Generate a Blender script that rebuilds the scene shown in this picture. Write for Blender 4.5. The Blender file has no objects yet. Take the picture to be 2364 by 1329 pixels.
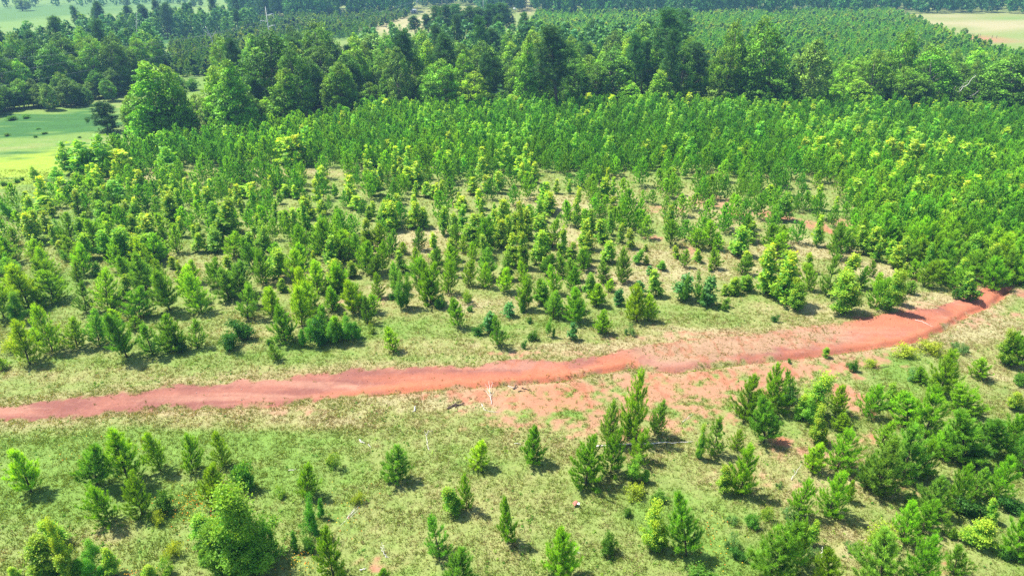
import bpy, math, random
import numpy as np
from math import sin, cos, tan, radians, pi, atan2, sqrt

scene = bpy.context.scene
# ------------------------------------------------------------------ camera
CAM_H, PITCH, FPX = 34.0, math.atan((664.5 + 100.0) / 1577.0), 1577.0     # drone 34 m up, looking 25.9 degrees down
cam_d = bpy.data.cameras.new("camera")
cam = bpy.data.objects.new("camera", cam_d)
scene.collection.objects.link(cam)
cam.location = (0, 0, CAM_H)
cam.rotation_euler = (pi / 2 - PITCH, 0, 0)
cam_d.sensor_width = 36.0
cam_d.lens = 36.0 * FPX / 2364.0
cam_d.clip_start, cam_d.clip_end = 0.5, 9000.0
scene.camera = cam
# ------------------------------------------------------------------ sky, sun, exposure
SUN_EL, SUN_AZ = radians(60.0), radians(-68.0)       # azimuth from +Y (away from the camera), to the left
sun_dir = np.array([sin(SUN_AZ) * cos(SUN_EL), cos(SUN_AZ) * cos(SUN_EL), sin(SUN_EL)])
world = bpy.data.worlds.new("World")
scene.world = world
world.use_nodes = True
wn, wl = world.node_tree.nodes, world.node_tree.links
wn.clear()
sky = wn.new("ShaderNodeTexSky")
sky.sky_type = 'NISHITA'
sky.sun_disc = False
sky.sun_elevation = SUN_EL
sky.sun_rotation = SUN_AZ
bg = wn.new("ShaderNodeBackground")
bg.inputs['Strength'].default_value = 0.115
wo = wn.new("ShaderNodeOutputWorld")
wl.new(sky.outputs[0], bg.inputs['Color'])
wl.new(bg.outputs[0], wo.inputs['Surface'])
sun_d = bpy.data.lights.new("sun", 'SUN')
sun_d.energy = 5.0
sun_d.angle = radians(0.5)
sun_d.color = (1.0, 0.95, 0.86)
sun = bpy.data.objects.new("sun", sun_d)
scene.collection.objects.link(sun)
from mathutils import Vector
sun.rotation_euler = Vector(sun_dir.tolist()).to_track_quat('Z', 'Y').to_euler()
sun.location = (-60, 30, 120)
scene.view_settings.view_transform = 'Standard'
scene.view_settings.look = 'None'
scene.view_settings.exposure = 1.2
scene.view_settings.gamma = 1.0
cy = scene.cycles
cy.max_bounces = 6
cy.diffuse_bounces = 3
cy.glossy_bounces = 1
cy.transmission_bounces = 3
cy.volume_bounces = 0
cy.use_denoising = False
cy.denoiser = 'OPENIMAGEDENOISE'
cy.use_adaptive_sampling = True
cy.adaptive_threshold = 0.01
cy.caustics_reflective = cy.caustics_refractive = False

# ------------------------------------------------------------------ projection helpers (photo pixel <-> ground)
CP, SP = cos(PITCH), sin(PITCH)
def ray(px, py):
    u, v = (px - 1182.0) / FPX, -(py - 664.5) / FPX
    return np.array([u, CP + v * SP, -SP + v * CP])
def at(px, py):
    d = ray(px, py)
    t = -CAM_H / d[2]
    return d[0] * t, d[1] * t
def top_z(Y, py):
    d = ray(1182, py)
    return CAM_H + Y * d[2] / d[1]
def pix(x, y, z=0.0):
    dz = z - CAM_H
    f = y * CP - dz * SP
    return 1182.0 + FPX * x / f, 664.5 - FPX * (y * SP + dz * CP) / f
def mpp(px, py):                                     # metres per photo pixel across, at the ground under a pixel
    x, y = at(px, py)
    return (y * CP + CAM_H * SP) / FPX

# ------------------------------------------------------------------ numpy noise
def _hash(ix, iy, s):
    n = (ix * 374761393 + iy * 668265263 + s * 974634777) & 0xFFFFFFFF
    n = ((n ^ (n >> 13)) * 1274126177) & 0xFFFFFFFF
    return ((n ^ (n >> 16)) & 0xFFFFFF) / float(0xFFFFFF)
def vnoise(x, y, sc, s=0):
    x, y = np.asarray(x, float) / sc, np.asarray(y, float) / sc
    ix, iy = np.floor(x).astype(np.int64), np.floor(y).astype(np.int64)
    fx, fy = x - ix, y - iy
    fx, fy = fx * fx * (3 - 2 * fx), fy * fy * (3 - 2 * fy)
    a, b = _hash(ix, iy, s), _hash(ix + 1, iy, s)
    c, d = _hash(ix, iy + 1, s), _hash(ix + 1, iy + 1, s)
    return (a * (1 - fx) + b * fx) * (1 - fy) + (c * (1 - fx) + d * fx) * fy
def fbm(x, y, sc, s=0, o=4):
    r, a, t = 0.0, 1.0, 0.0
    for k in range(o):
        r = r + a * vnoise(x, y, sc / 2 ** k, s + 17 * k)
        t += a
        a *= 0.55
    return r / t
def sstep(a, b, x):
    t = np.clip((x - a) / (b - a), 0, 1)
    return t * t * (3 - 2 * t)

# ------------------------------------------------------------------ track outline and ground zones, read off the photo and laid on the ground
UP = [(-80, 945), (0, 935), (200, 912), (400, 888), (640, 868), (830, 852), (1000, 842), (1160, 832), (1330, 821), (1400, 820), (1480, 798), (1560, 789), (1700, 775),
      (1850, 757), (1985, 737), (2100, 718), (2190, 700), (2262, 672), (2290, 650)]
LOW = [(-80, 978), (0, 972), (140, 968), (300, 952), (420, 939), (560, 939), (700, 926), (830, 906), (1000, 891), (1130, 886), (1290, 873), (1365, 858), (1450, 842),
       (1560, 853), (1700, 838), (1900, 818), (2040, 798), (2110, 788), (2180, 758), (2232, 724), (2300, 694), (2330, 664)]
UPW = np.array([at(*p) for p in UP])
LOWW = np.array([at(*p) for p in LOW])
POLY = np.vstack([UPW, LOWW[::-1]])
def seg_dist(x, y, P):
    d = np.full(np.shape(x), 1e9)
    for (ax, ay), (bx, by) in zip(P[:-1], P[1:]):
        vx, vy = bx - ax, by - ay
        t = np.clip(((x - ax) * vx + (y - ay) * vy) / (vx * vx + vy * vy), 0, 1)
        d = np.minimum(d, np.hypot(x - ax - t * vx, y - ay - t * vy))
    return d
def in_poly(x, y, P):
    ins = np.zeros(np.shape(x), bool)
    Q = np.roll(P, -1, 0)
    for (ax, ay), (bx, by) in zip(P, Q):
        if ay == by:
            continue
        c = ((ay > y) != (by > y)) & (x < (bx - ax) * (y - ay) / (by - ay) + ax)
        ins ^= c
    return ins
def track_sd(x, y):                                  # signed distance to the track (+ inside), edge broken up
    d = np.minimum(seg_dist(x, y, UPW), seg_dist(x, y, LOWW))
    s = np.where(in_poly(x, y, POLY), d, -d)
    return s + (fbm(x, y, 3.0, 5) - .5) * 1.9 + (fbm(x, y, .7, 6) - .5) * 1.3
def blob(x, y, px, py, rx, ry):                      # soft ellipse on the ground
    cx, cyy = at(px, py)
    ax = rx * mpp(px, py)
    ay = abs(at(px, py - ry)[1] - at(px, py + ry)[1]) / 2
    r = np.hypot((x - cx) / ax, (y - cyy) / ay)
    return 1 - sstep(.45, 1.25, r + (fbm(x, y, 2.5, 9) - .5) * .9)
RED = [(1250, 902, 280, 52, .80), (1560, 884, 280, 52, .76), (1490, 905, 130, 50, .75), (1760, 852, 260, 38, .72), (1960, 838, 130, 22, .6), (1230, 960, 200, 40, .38), (1080, 960, 130, 30, .4),
       (1440, 960, 190, 60, .45), (1640, 930, 170, 50, .5), (1800, 1015, 45, 18, .9), (1960, 925, 40, 45, .75), (1985, 1010, 40, 25, .5), (1810, 1110, 90, 40, .3),
       (2080, 1130, 80, 30, .5), (880, 1300, 70, 26, .45), (2170, 1310, 60, 30, .55), (1650, 468, 55, 14, .6), (1530, 480, 60, 12, .55), (1690, 492, 30, 8, .8),
       (1790, 498, 50, 14, .8), (1880, 520, 38, 12, .8), (1940, 512, 40, 10, .75), (1910, 533, 22, 7, .95), (1590, 575, 26, 18, .7), (1505, 548, 30, 6, .7), (1555, 435, 30, 8, .6),
       (2300, 665, 90, 24, .75), (2300, 720, 70, 20, .4), (860, 700, 60, 14, .35), (1840, 1045, 140, 60, .3), (1720, 1085, 60, 25, .3), (780, 690, 50, 10, .35), (2120, 645, 30, 8, .5),
       (1560, 965, 120, 35, .4), (2285, 90, 45, 12, .85), (1100, 460, 40, 10, .25), (640, 944, 190, 14, .4), (1950, 815, 190, 16, .6), (950, 905, 190, 16, .5), (2080, 705, 90, 14, .55), (1250, 815, 240, 8, .42), (1650, 775, 240, 12, .5), (2230, 735, 90, 26, .45)]
DRY = [(400, 860, 500, 26, .35), (1000, 800, 300, 22, .45), (1500, 770, 320, 22, .6), (1850, 715, 250, 22, .55), (500, 950, 420, 14, .55), (700, 955, 330, 26, .55), (1000, 925, 260, 36, .6),
       (1350, 800, 280, 16, .7), (2250, 740, 140, 60, .75), (2060, 790, 220, 26, .55), (1700, 800, 330, 26, .55), (1000, 700, 330, 24, .4), (970, 560, 120, 40, .75), (1300, 545, 60, 30, .7),
       (1560, 600, 180, 50, .75), (1500, 640, 200, 40, .5), (1880, 575, 110, 24, .95), (1640, 490, 130, 50, .6), (1740, 600, 160, 70, .6), (2010, 620, 90, 30, .8), (2130, 690, 90, 22, .7),
       (180, 850, 240, 20, .3), (560, 780, 120, 30, .4), (1270, 470, 140, 40, .5), (1420, 450, 100, 30, .5), (640, 400, 260, 14, .6), (340, 410, 120, 14, .5), (1600, 380, 60, 26, .6),
       (1900, 1080, 280, 90, .5), (2000, 1250, 250, 60, .5), (1500, 1020, 420, 50, .35), (1000, 1150, 220, 120, .25), (250, 1240, 60, 40, .5), (1080, 700, 80, 14, .7), (700, 640, 200, 30, .45),
       (430, 630, 160, 50, .3), (890, 670, 110, 20, .6), (2300, 850, 160, 60, .45), (1940, 40, 60, 4, .2), (380, 590, 60, 14, .5), (930, 1250, 300, 70, .3), (2220, 50, 260, 18, .8), (600, 970, 560, 20, .45),
       (920, 58, 90, 22, .8), (1040, 25, 120, 12, .5), (1660, 180, 60, 20, .5), (1215, 10, 30, 18, .6), (2330, 210, 40, 30, .3), (700, 855, 800, 14, .45)]
LUSH = [(1750, 120, 620, 85, 1.04), (700, 82, 170, 20, 1.04), (480, 140, 120, 45, 1.04), (1100, 200, 560, 66, 1.04), (200, 170, 330, 40, 1.04), (1980, 230, 460, 32, 1.04), (380, 90, 220, 24, 1.04), (1500, 330, 1000, 60, .85), (120, 285, 260, 50, 1.05), (80, 385, 190, 62, 1.6), (450, 205, 90, 34, .8), (170, 520, 80, 40, .9), (60, 470, 90, 40, .9), (300, 1040, 420, 60, .5), (120, 1130, 240, 80, .55),
        (420, 1150, 160, 50, .4), (700, 1090, 200, 70, .5), (820, 1230, 240, 90, .35), (540, 1010, 380, 30, .35), (1340, 925, 60, 30, .75), (1290, 950, 90, 16, .7), (720, 1140, 250, 60, .4), (560, 800, 260, 24, .4),
        (1700, 1280, 160, 60, .55), (900, 760, 220, 30, .35), (1300, 760, 200, 24, .4), (180, 15, 420, 45, .93), (100, 680, 120, 60, .4), (420, 850, 130, 18, .3), (2250, 45, 170, 8, .45), (2120, 870, 130, 50, .4), (1080, 1060, 200, 50, .35),
        (1600, 720, 250, 22, .35), (150, 840, 180, 18, .45), (1560, 1180, 180, 60, .4)]
def masks(x, y):
    red = dry = lush = 0.0
    for b in RED: red = np.maximum(red, b[4] * blob(x, y, *b[:4]))
    for b in DRY: dry = np.maximum(dry, b[4] * blob(x, y, *b[:4]))
    for b in LUSH: lush = np.maximum(lush, b[4] * blob(x, y, *b[:4]))
    return red, dry, lush
def gz(x, y):                                        # gentle relief, a washed-out gully along the low side of the track
    x, y = np.asarray(x, float), np.asarray(y, float)
    z = (fbm(x, y, 40, 21, 3) - .5) * .8 + (fbm(x, y, 3, 22, 2) - .5) * .16
    near = (y < 110) & (y > 30)
    d = seg_dist(x, y, LOWW)
    px = pix(x, np.maximum(y, 1))[0]
    w = .25 + .75 * sstep(750, 1000, px)
    g = .55 + .9 * fbm(x, y, 4, 23, 2)
    ditch = -.42 * w * g * np.exp(-(d / .34) ** 2)
    s = np.where(in_poly(x, y, POLY), d, -d)
    rip = vnoise(x + y * .25, y * .4, 1.6, 31) - .5
    slope = .07 * w * sstep(.2, 2.2, s) + w * rip * .22 * np.exp(-((s - 1.0) / .9) ** 2)
    bank = .10 * w * np.exp(-((s + .9) / .7) ** 2)
    return z + np.where(near, ditch + slope + bank, 0)

# ------------------------------------------------------------------ materials
def new_mat(name):
    m = bpy.data.materials.new(name)
    m.use_nodes = True
    m.node_tree.nodes.clear()
    return m, m.node_tree.nodes, m.node_tree.links
def foliage_mat(name, trans=.4, rough=.5, var=.25):
    m, N, L = new_mat(name)
    a = N.new("ShaderNodeAttribute"); a.attribute_name = "tint"
    oi = N.new("ShaderNodeObjectInfo")
    mr = N.new("ShaderNodeMapRange")
    mr.inputs['To Min'].default_value, mr.inputs['To Max'].default_value = 1 - var, 1 + var
    L.new(oi.outputs['Random'], mr.inputs['Value'])
    hs = N.new("ShaderNodeHueSaturation")
    mh = N.new("ShaderNodeMath"); mh.operation = 'MULTIPLY_ADD'
    w = N.new("ShaderNodeTexWhiteNoise"); w.noise_dimensions = '1D'
    L.new(oi.outputs['Random'], w.inputs['W'])
    L.new(w.outputs['Value'], mh.inputs[0]); mh.inputs[1].default_value = .022; mh.inputs[2].default_value = .484
    L.new(mh.outputs[0], hs.inputs['Hue'])
    L.new(mr.outputs[0], hs.inputs['Value'])
    L.new(a.outputs['Color'], hs.inputs['Color'])
    p = N.new("ShaderNodeBsdfPrincipled")
    p.inputs['Roughness'].default_value = rough
    p.inputs['Specular IOR Level'].default_value = .12
    L.new(hs.outputs[0], p.inputs['Base Color'])
    t = N.new("ShaderNodeBsdfTranslucent")
    mc = N.new("ShaderNodeMix"); mc.data_type = 'RGBA'; mc.blend_type = 'MULTIPLY'; mc.inputs[0].default_value = 1
    L.new(hs.outputs[0], mc.inputs[6]); mc.inputs[7].default_value = (1.8, 1.5, .5, 1)
    L.new(mc.outputs[2], t.inputs['Color'])
    mx = N.new("ShaderNodeMixShader"); mx.inputs[0].default_value = trans
    L.new(p.outputs[0], mx.inputs[1]); L.new(t.outputs[0], mx.inputs[2])
    o = N.new("ShaderNodeOutputMaterial")
    L.new(mx.outputs[0], o.inputs['Surface'])
    return m
def solid_mat(name, c1, c2, sc=6.0, rough=.85, bump=.3, stretch=(1, 1, 1)):
    m, N, L = new_mat(name)
    tc = N.new("ShaderNodeTexCoord")
    mp = N.new("ShaderNodeMapping"); mp.inputs['Scale'].default_value = stretch
    L.new(tc.outputs['Object'], mp.inputs['Vector'])
    n = N.new("ShaderNodeTexNoise"); n.inputs['Scale'].default_value = sc; n.inputs['Detail'].default_value = 5
    L.new(mp.outputs[0], n.inputs['Vector'])
    r = N.new("ShaderNodeValToRGB")
    r.color_ramp.elements[0].position, r.color_ramp.elements[1].position = .35, .65
    r.color_ramp.elements[0].color = (*c1, 1); r.color_ramp.elements[1].color = (*c2, 1)
    L.new(n.outputs['Fac'], r.inputs[0])
    p = N.new("ShaderNodeBsdfPrincipled"); p.inputs['Roughness'].default_value = rough
    L.new(r.outputs[0], p.inputs['Base Color'])
    b = N.new("ShaderNodeBump"); b.inputs['Strength'].default_value = bump; b.inputs['Distance'].default_value = .05
    L.new(n.outputs['Fac'], b.inputs['Height']); L.new(b.outputs[0], p.inputs['Normal'])
    o = N.new("ShaderNodeOutputMaterial"); L.new(p.outputs[0], o.inputs['Surface'])
    return m
def ground_mat():
    m, N, L = new_mat("ground_soil_and_grass")
    a = N.new("ShaderNodeAttribute"); a.attribute_name = "tint"
    tc = N.new("ShaderNodeTexCoord")
    def noise(sc, det, st=(1, 1, 1)):
        mp = N.new("ShaderNodeMapping"); mp.inputs['Scale'].default_value = st
        L.new(tc.outputs['Object'], mp.inputs['Vector'])
        n = N.new("ShaderNodeTexNoise"); n.inputs['Scale'].default_value = sc; n.inputs['Detail'].default_value = det; n.inputs['Roughness'].default_value = .7
        L.new(mp.outputs[0], n.inputs['Vector'])
        return n
    n1, n2 = noise(5.5, 6), noise(.9, 4)
    f = N.new("ShaderNodeMapRange"); f.inputs['From Min'].default_value = .3; f.inputs['From Max'].default_value = .7
    f.inputs['To Min'].default_value = .70; f.inputs['To Max'].default_value = 1.26
    L.new(n1.outputs['Fac'], f.inputs['Value'])
    g = N.new("ShaderNodeMapRange"); g.inputs['From Min'].default_value = .3; g.inputs['From Max'].default_value = .7
    g.inputs['To Min'].default_value = .86; g.inputs['To Max'].default_value = 1.12
    L.new(n2.outputs['Fac'], g.inputs['Value'])
    mu = N.new("ShaderNodeMath"); mu.operation = 'MULTIPLY'
    L.new(f.outputs[0], mu.inputs[0]); L.new(g.outputs[0], mu.inputs[1])
    # bare soil is smoother than grass: less speckle where the soil attribute is high
    s = N.new("ShaderNodeAttribute"); s.attribute_name = "soil"
    mx = N.new("ShaderNodeMix"); mx.data_type = 'FLOAT'
    sm = N.new("ShaderNodeMath"); sm.operation = 'MULTIPLY'; sm.inputs[1].default_value = .45
    L.new(s.outputs['Fac'], sm.inputs[0]); L.new(sm.outputs[0], mx.inputs[0])
    L.new(mu.outputs[0], mx.inputs[2]); mx.inputs[3].default_value = 1.0
    vm = N.new("ShaderNodeVectorMath"); vm.operation = 'SCALE'
    L.new(a.outputs['Color'], vm.inputs[0]); L.new(mx.outputs[0], vm.inputs['Scale'])
    p = N.new("ShaderNodeBsdfPrincipled"); p.inputs['Roughness'].default_value = .95; p.inputs['Specular IOR Level'].default_value = .15
    L.new(vm.outputs[0], p.inputs['Base Color'])
    b = N.new("ShaderNodeBump"); b.inputs['Strength'].default_value = .55; b.inputs['Distance'].default_value = .09
    L.new(n1.outputs['Fac'], b.inputs['Height']); L.new(b.outputs[0], p.inputs['Normal'])
    o = N.new("ShaderNodeOutputMaterial"); L.new(p.outputs[0], o.inputs['Surface'])
    return m
M_PINE = foliage_mat("pine_needles", .42, .45, .22)
M_LEAF = foliage_mat("broad_leaves", .45, .42, .18)
M_FAR = foliage_mat("forest_leaves", .20, .55, .25)
M_GRASS = foliage_mat("grass_blades", .35, .7, 0)
M_BARK = solid_mat("bark", (.045, .034, .022), (.10, .075, .05), 9, .9, .5, (1, 1, .3))
M_PALEBARK = solid_mat("pale_bark", (.12, .10, .08), (.28, .25, .21), 7, .9, .4, (1, 1, .3))
M_DEAD = solid_mat("bleached_dead_wood", (.42, .38, .33), (.72, .68, .62), 12, .8, .2)
M_DARKWOOD = solid_mat("rotten_dark_wood", (.03, .022, .018), (.14, .085, .06), 10, .95, .6)
M_CONC = solid_mat("pale_pole_concrete", (.38, .38, .37), (.55, .55, .53), 3, .8, .1)
M_METAL = solid_mat("galvanised_arm", (.5, .52, .54), (.66, .68, .70), 5, .45, .05)
M_WIRE = solid_mat("weathered_cable", (.20, .22, .23), (.30, .32, .33), 2, .5, 0)
M_WHITE = solid_mat("white_paint", (.72, .72, .70), (.82, .82, .80), 3, .6, .05)
M_RUST = solid_mat("rusty_scrap", (.22, .08, .05), (.42, .17, .11), 8, .8, .3)
M_STONE = foliage_mat("pebble_stone", 0.0, .8, 0)
M_GROUND = ground_mat()

# ------------------------------------------------------------------ geometry builder
class G:
    def __init__(s):
        s.V, s.C, s.T, s.Q, s.n = [], [], [], [], 0
    def add(s, V, C, T=None, Q=None):
        s.V.append(V); s.C.append(np.broadcast_to(C, V.shape))
        if T is not None: s.T.append(T + s.n)
        if Q is not None: s.Q.append(Q + s.n)
        s.n += len(V)
    def arrays(s):
        V = np.concatenate(s.V) if s.V else np.zeros((0, 3))
        C = np.concatenate(s.C) if s.C else np.zeros((0, 3))
        T = np.concatenate(s.T) if s.T else np.zeros((0, 3), int)
        Q = np.concatenate(s.Q) if s.Q else np.zeros((0, 4), int)
        return V, C, T, Q
def to_mesh(name, arr, mat, smooth=False):
    V, C, T, Q = arr
    me = bpy.data.meshes.new(name)
    nt, nq = len(T), len(Q)
    me.vertices.add(len(V)); me.vertices.foreach_set("co", V.astype(np.float32).ravel())
    me.loops.add(nt * 3 + nq * 4)
    me.loops.foreach_set("vertex_index", np.concatenate([T.ravel(), Q.ravel()]).astype(np.int32))
    me.polygons.add(nt + nq)
    me.polygons.foreach_set("loop_start", np.concatenate([np.arange(nt) * 3, nt * 3 + np.arange(nq) * 4]).astype(np.int32))
    if smooth: me.polygons.foreach_set("use_smooth", np.ones(nt + nq, bool))
    at_ = me.attributes.new("tint", 'FLOAT_COLOR', 'POINT')
    at_.data.foreach_set("color", np.concatenate([C, np.ones((len(C), 1))], 1).astype(np.float32).ravel())
    me.update(calc_edges=True)
    me.materials.append(mat)
    return me
def link(name, data, parent=None):
    o = bpy.data.objects.new(name, data)
    scene.collection.objects.link(o)
    if parent is not None: o.parent = parent
    return o
def tag(o, label=None, cat=None, group=None, kind=None):
    for k, v in (("label", label), ("category", cat), ("group", group), ("kind", kind)):
        if v: o[k] = v
    return o
def unit(a):
    return a / np.maximum(np.linalg.norm(a, axis=-1, keepdims=True), 1e-9)
def perp(a, rng):
    r = rng.normal(size=a.shape)
    return unit(np.cross(a, r))
def tube(g, P, R, n=6, col=(.1, .07, .05)):
    P = np.asarray(P, float); R = np.asarray(R, float)
    D = unit(np.gradient(P, axis=0))
    ref = np.array([1., 0, 0]) if abs(D[0][0]) < .8 else np.array([0, 1., 0])
    U = unit(np.cross(D, ref)); W = np.cross(D, U)
    th = np.arange(n) * 2 * pi / n
    V = P[:, None] + R[:, None, None] * (np.cos(th)[None, :, None] * U[:, None] + np.sin(th)[None, :, None] * W[:, None])
    k = len(P)
    q = []
    for i in range(k - 1):
        for j in range(n):
            q.append((i * n + j, i * n + (j + 1) % n, (i + 1) * n + (j + 1) % n, (i + 1) * n + j))
    t = [((k - 1) * n + 0, (k - 1) * n + j, (k - 1) * n + j + 1) for j in range(1, n - 1)] + [(0, j + 1, j) for j in range(1, n - 1)]
    g.add(V.reshape(-1, 3), np.array(col), np.array(t), np.array(q))
def needles(g, P, A, Ls, N, nl, w, c0, c1, rng, ang=38, jit=16):
    """shoots with base P, axis A and length Ls, N needle blades each; colours run from c0 (foot) to c1 (tip)"""
    M = len(P)
    if M == 0: return
    P = np.repeat(P, N, 0); Ax = np.repeat(A, N, 0); L = np.repeat(Ls, N)
    s = rng.random(M * N) ** .8
    B = P + Ax * (L * s)[:, None]
    pr = perp(Ax, rng)
    a = np.radians(ang + rng.normal(size=M * N) * jit)[:, None] * (1.15 - .45 * s[:, None])
    d = Ax * np.cos(a) + pr * np.sin(a)
    ln = nl * rng.uniform(.75, 1.2, M * N)[:, None] * np.repeat(np.clip(Ls / .3, .7, 1.4), N)[:, None]
    side = unit(np.cross(d, rng.normal(size=d.shape))) * w / 2
    V = np.stack([B - side, B + side, B + d * ln], 1).reshape(-1, 3)
    c0 = np.repeat(c0, N, 0); c1 = np.repeat(c1, N, 0)
    k = rng.uniform(.8, 1.2, (M * N, 1))
    C = np.stack([c0 * k, c0 * k, c1 * k], 1).reshape(-1, 3)
    g.add(V, C, np.arange(M * N * 3).reshape(-1, 3))
def leaves(g, P, Out, size, col, rng, up=.6, quad=True, droop=0.0):
    """one leaf at each P: a kinked diamond facing a mix of up, outward and chance"""
    M = len(P)
    if M == 0: return
    nrm = unit(rng.normal(size=(M, 3)) * .75 + np.array([0, 0, up]) + Out * .5)
    d = perp(nrm, rng)
    s = np.cross(nrm, d)
    sz = (size * rng.uniform(.6, 1.25, M))[:, None]
    if quad:
        V = np.stack([P - d * sz * .5, P + s * sz * .42 + nrm * sz * .06, P + d * sz * .55 - nrm * sz * .1, P - s * sz * .42 + nrm * sz * .06], 1).reshape(-1, 3)
        g.add(V, np.repeat(col, 4, 0), None, np.arange(M * 4).reshape(-1, 4))
    else:
        V = np.stack([P - d * sz * .5, P + s * sz * .5 + d * sz * .3, P - s * sz * .5 + d * sz * .4], 1).reshape(-1, 3)
        g.add(V, np.repeat(col, 3, 0), np.arange(M * 3).reshape(-1, 3))

# ------------------------------------------------------------------ plants: every builder returns (wood arrays, crown arrays) standing on z = 0
def mixc(a, b, t):
    a, b = np.asarray(a, float), np.asarray(b, float)
    t = np.asarray(t, float)
    return a + (b - a) * t[..., None] if t.ndim else a + (b - a) * float(t)
def young_pine(seed, h=3.2, rw=.30, dens=1.0, N=16, w=.022, base=(.022, .085, .012), tip=(.062, .175, .022), gap=0.0, low=.08, up=.85, ang=38):
    rng = np.random.default_rng(seed)
    wood, cr = G(), G()
    lean = rng.normal(size=2) * .07
    azl, asym = rng.uniform(0, 6.3), rng.uniform(.03, .22)
    def axis(t): return np.array([lean[0] * t * h * t, lean[1] * t * h * t, t * h])
    ts = np.linspace(0, .97, 7)
    tube(wood, [axis(t) for t in ts], [.016 * h * (1 - .88 * t) + .004 for t in ts], 6)
    P, A, L, C = [], [], [], []
    nwh = int(7 + 4 * dens)
    zs = np.linspace(low, .93, nwh) + rng.normal(size=nwh) * .012
    for k, t in enumerate(zs):
        if gap and gap - .1 < t < gap + .1: continue
        R = rw * h * (max(1 - t, .02) ** .72) * (1 - .35 * np.exp(-((t - low) / .08) ** 2)) * rng.uniform(.85, 1.12)
        nb = int(rng.integers(6, 9)) if t < .8 else int(rng.integers(4, 6))
        a0 = rng.uniform(0, 6.3)
        for b in range(nb):
            az = a0 + 2 * pi * b / nb + rng.normal() * .25
            if rng.random() < .06: continue
            Rb = R * rng.uniform(.65, 1.18) * (1 + asym * cos(az - azl))
            el = radians(8 + 46 * t + rng.normal() * 8)
            out = np.array([cos(az), sin(az), 0])
            o = axis(t)
            def bp(s): return o + out * (Rb * cos(el) * s) + np.array([0, 0, 1]) * (Rb * (sin(el) * s + .22 * s * s))
            tube(wood, [bp(0), bp(.5), bp(1)], [.0035 * h, .0022 * h, .001 * h], 3)
            ns = max(2, int(Rb / .12 * dens * .72 * (3.2 / h) ** .5))
            for s in np.linspace(.28, 1.0, ns):
                p = bp(s)
                tang = unit(bp(min(s + .05, 1.05)) - bp(s - .05))
                side = np.cross(tang, [0, 0, 1]) * rng.uniform(-1.2, 1.2) + rng.normal(size=3) * .25
                if s > .97: side *= .2
                ax = unit(tang * .6 + np.array([0, 0, up]) + side)
                P.append(p - ax * .05); A.append(ax); L.append(rng.uniform(.22, .36) * (.75 + .35 * s) * (h / 3.2) ** .5)
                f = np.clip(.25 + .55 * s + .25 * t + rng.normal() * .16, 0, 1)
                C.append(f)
    for k in range(5):                                 # leader and its candles
        ax = unit(np.array([rng.normal() * .3 * (k > 0), rng.normal() * .3 * (k > 0), 1]))
        P.append(axis(.90 + .02 * (k == 0))); A.append(ax); L.append((.17 if k == 0 else .10) * h ); C.append(1.0)
    P, A, L, C = np.array(P), np.array(A), np.array(L), np.array(C)
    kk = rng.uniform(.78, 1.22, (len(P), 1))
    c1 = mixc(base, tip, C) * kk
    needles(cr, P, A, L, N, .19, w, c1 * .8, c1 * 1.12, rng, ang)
    return wood.arrays(), cr.arrays()
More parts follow.
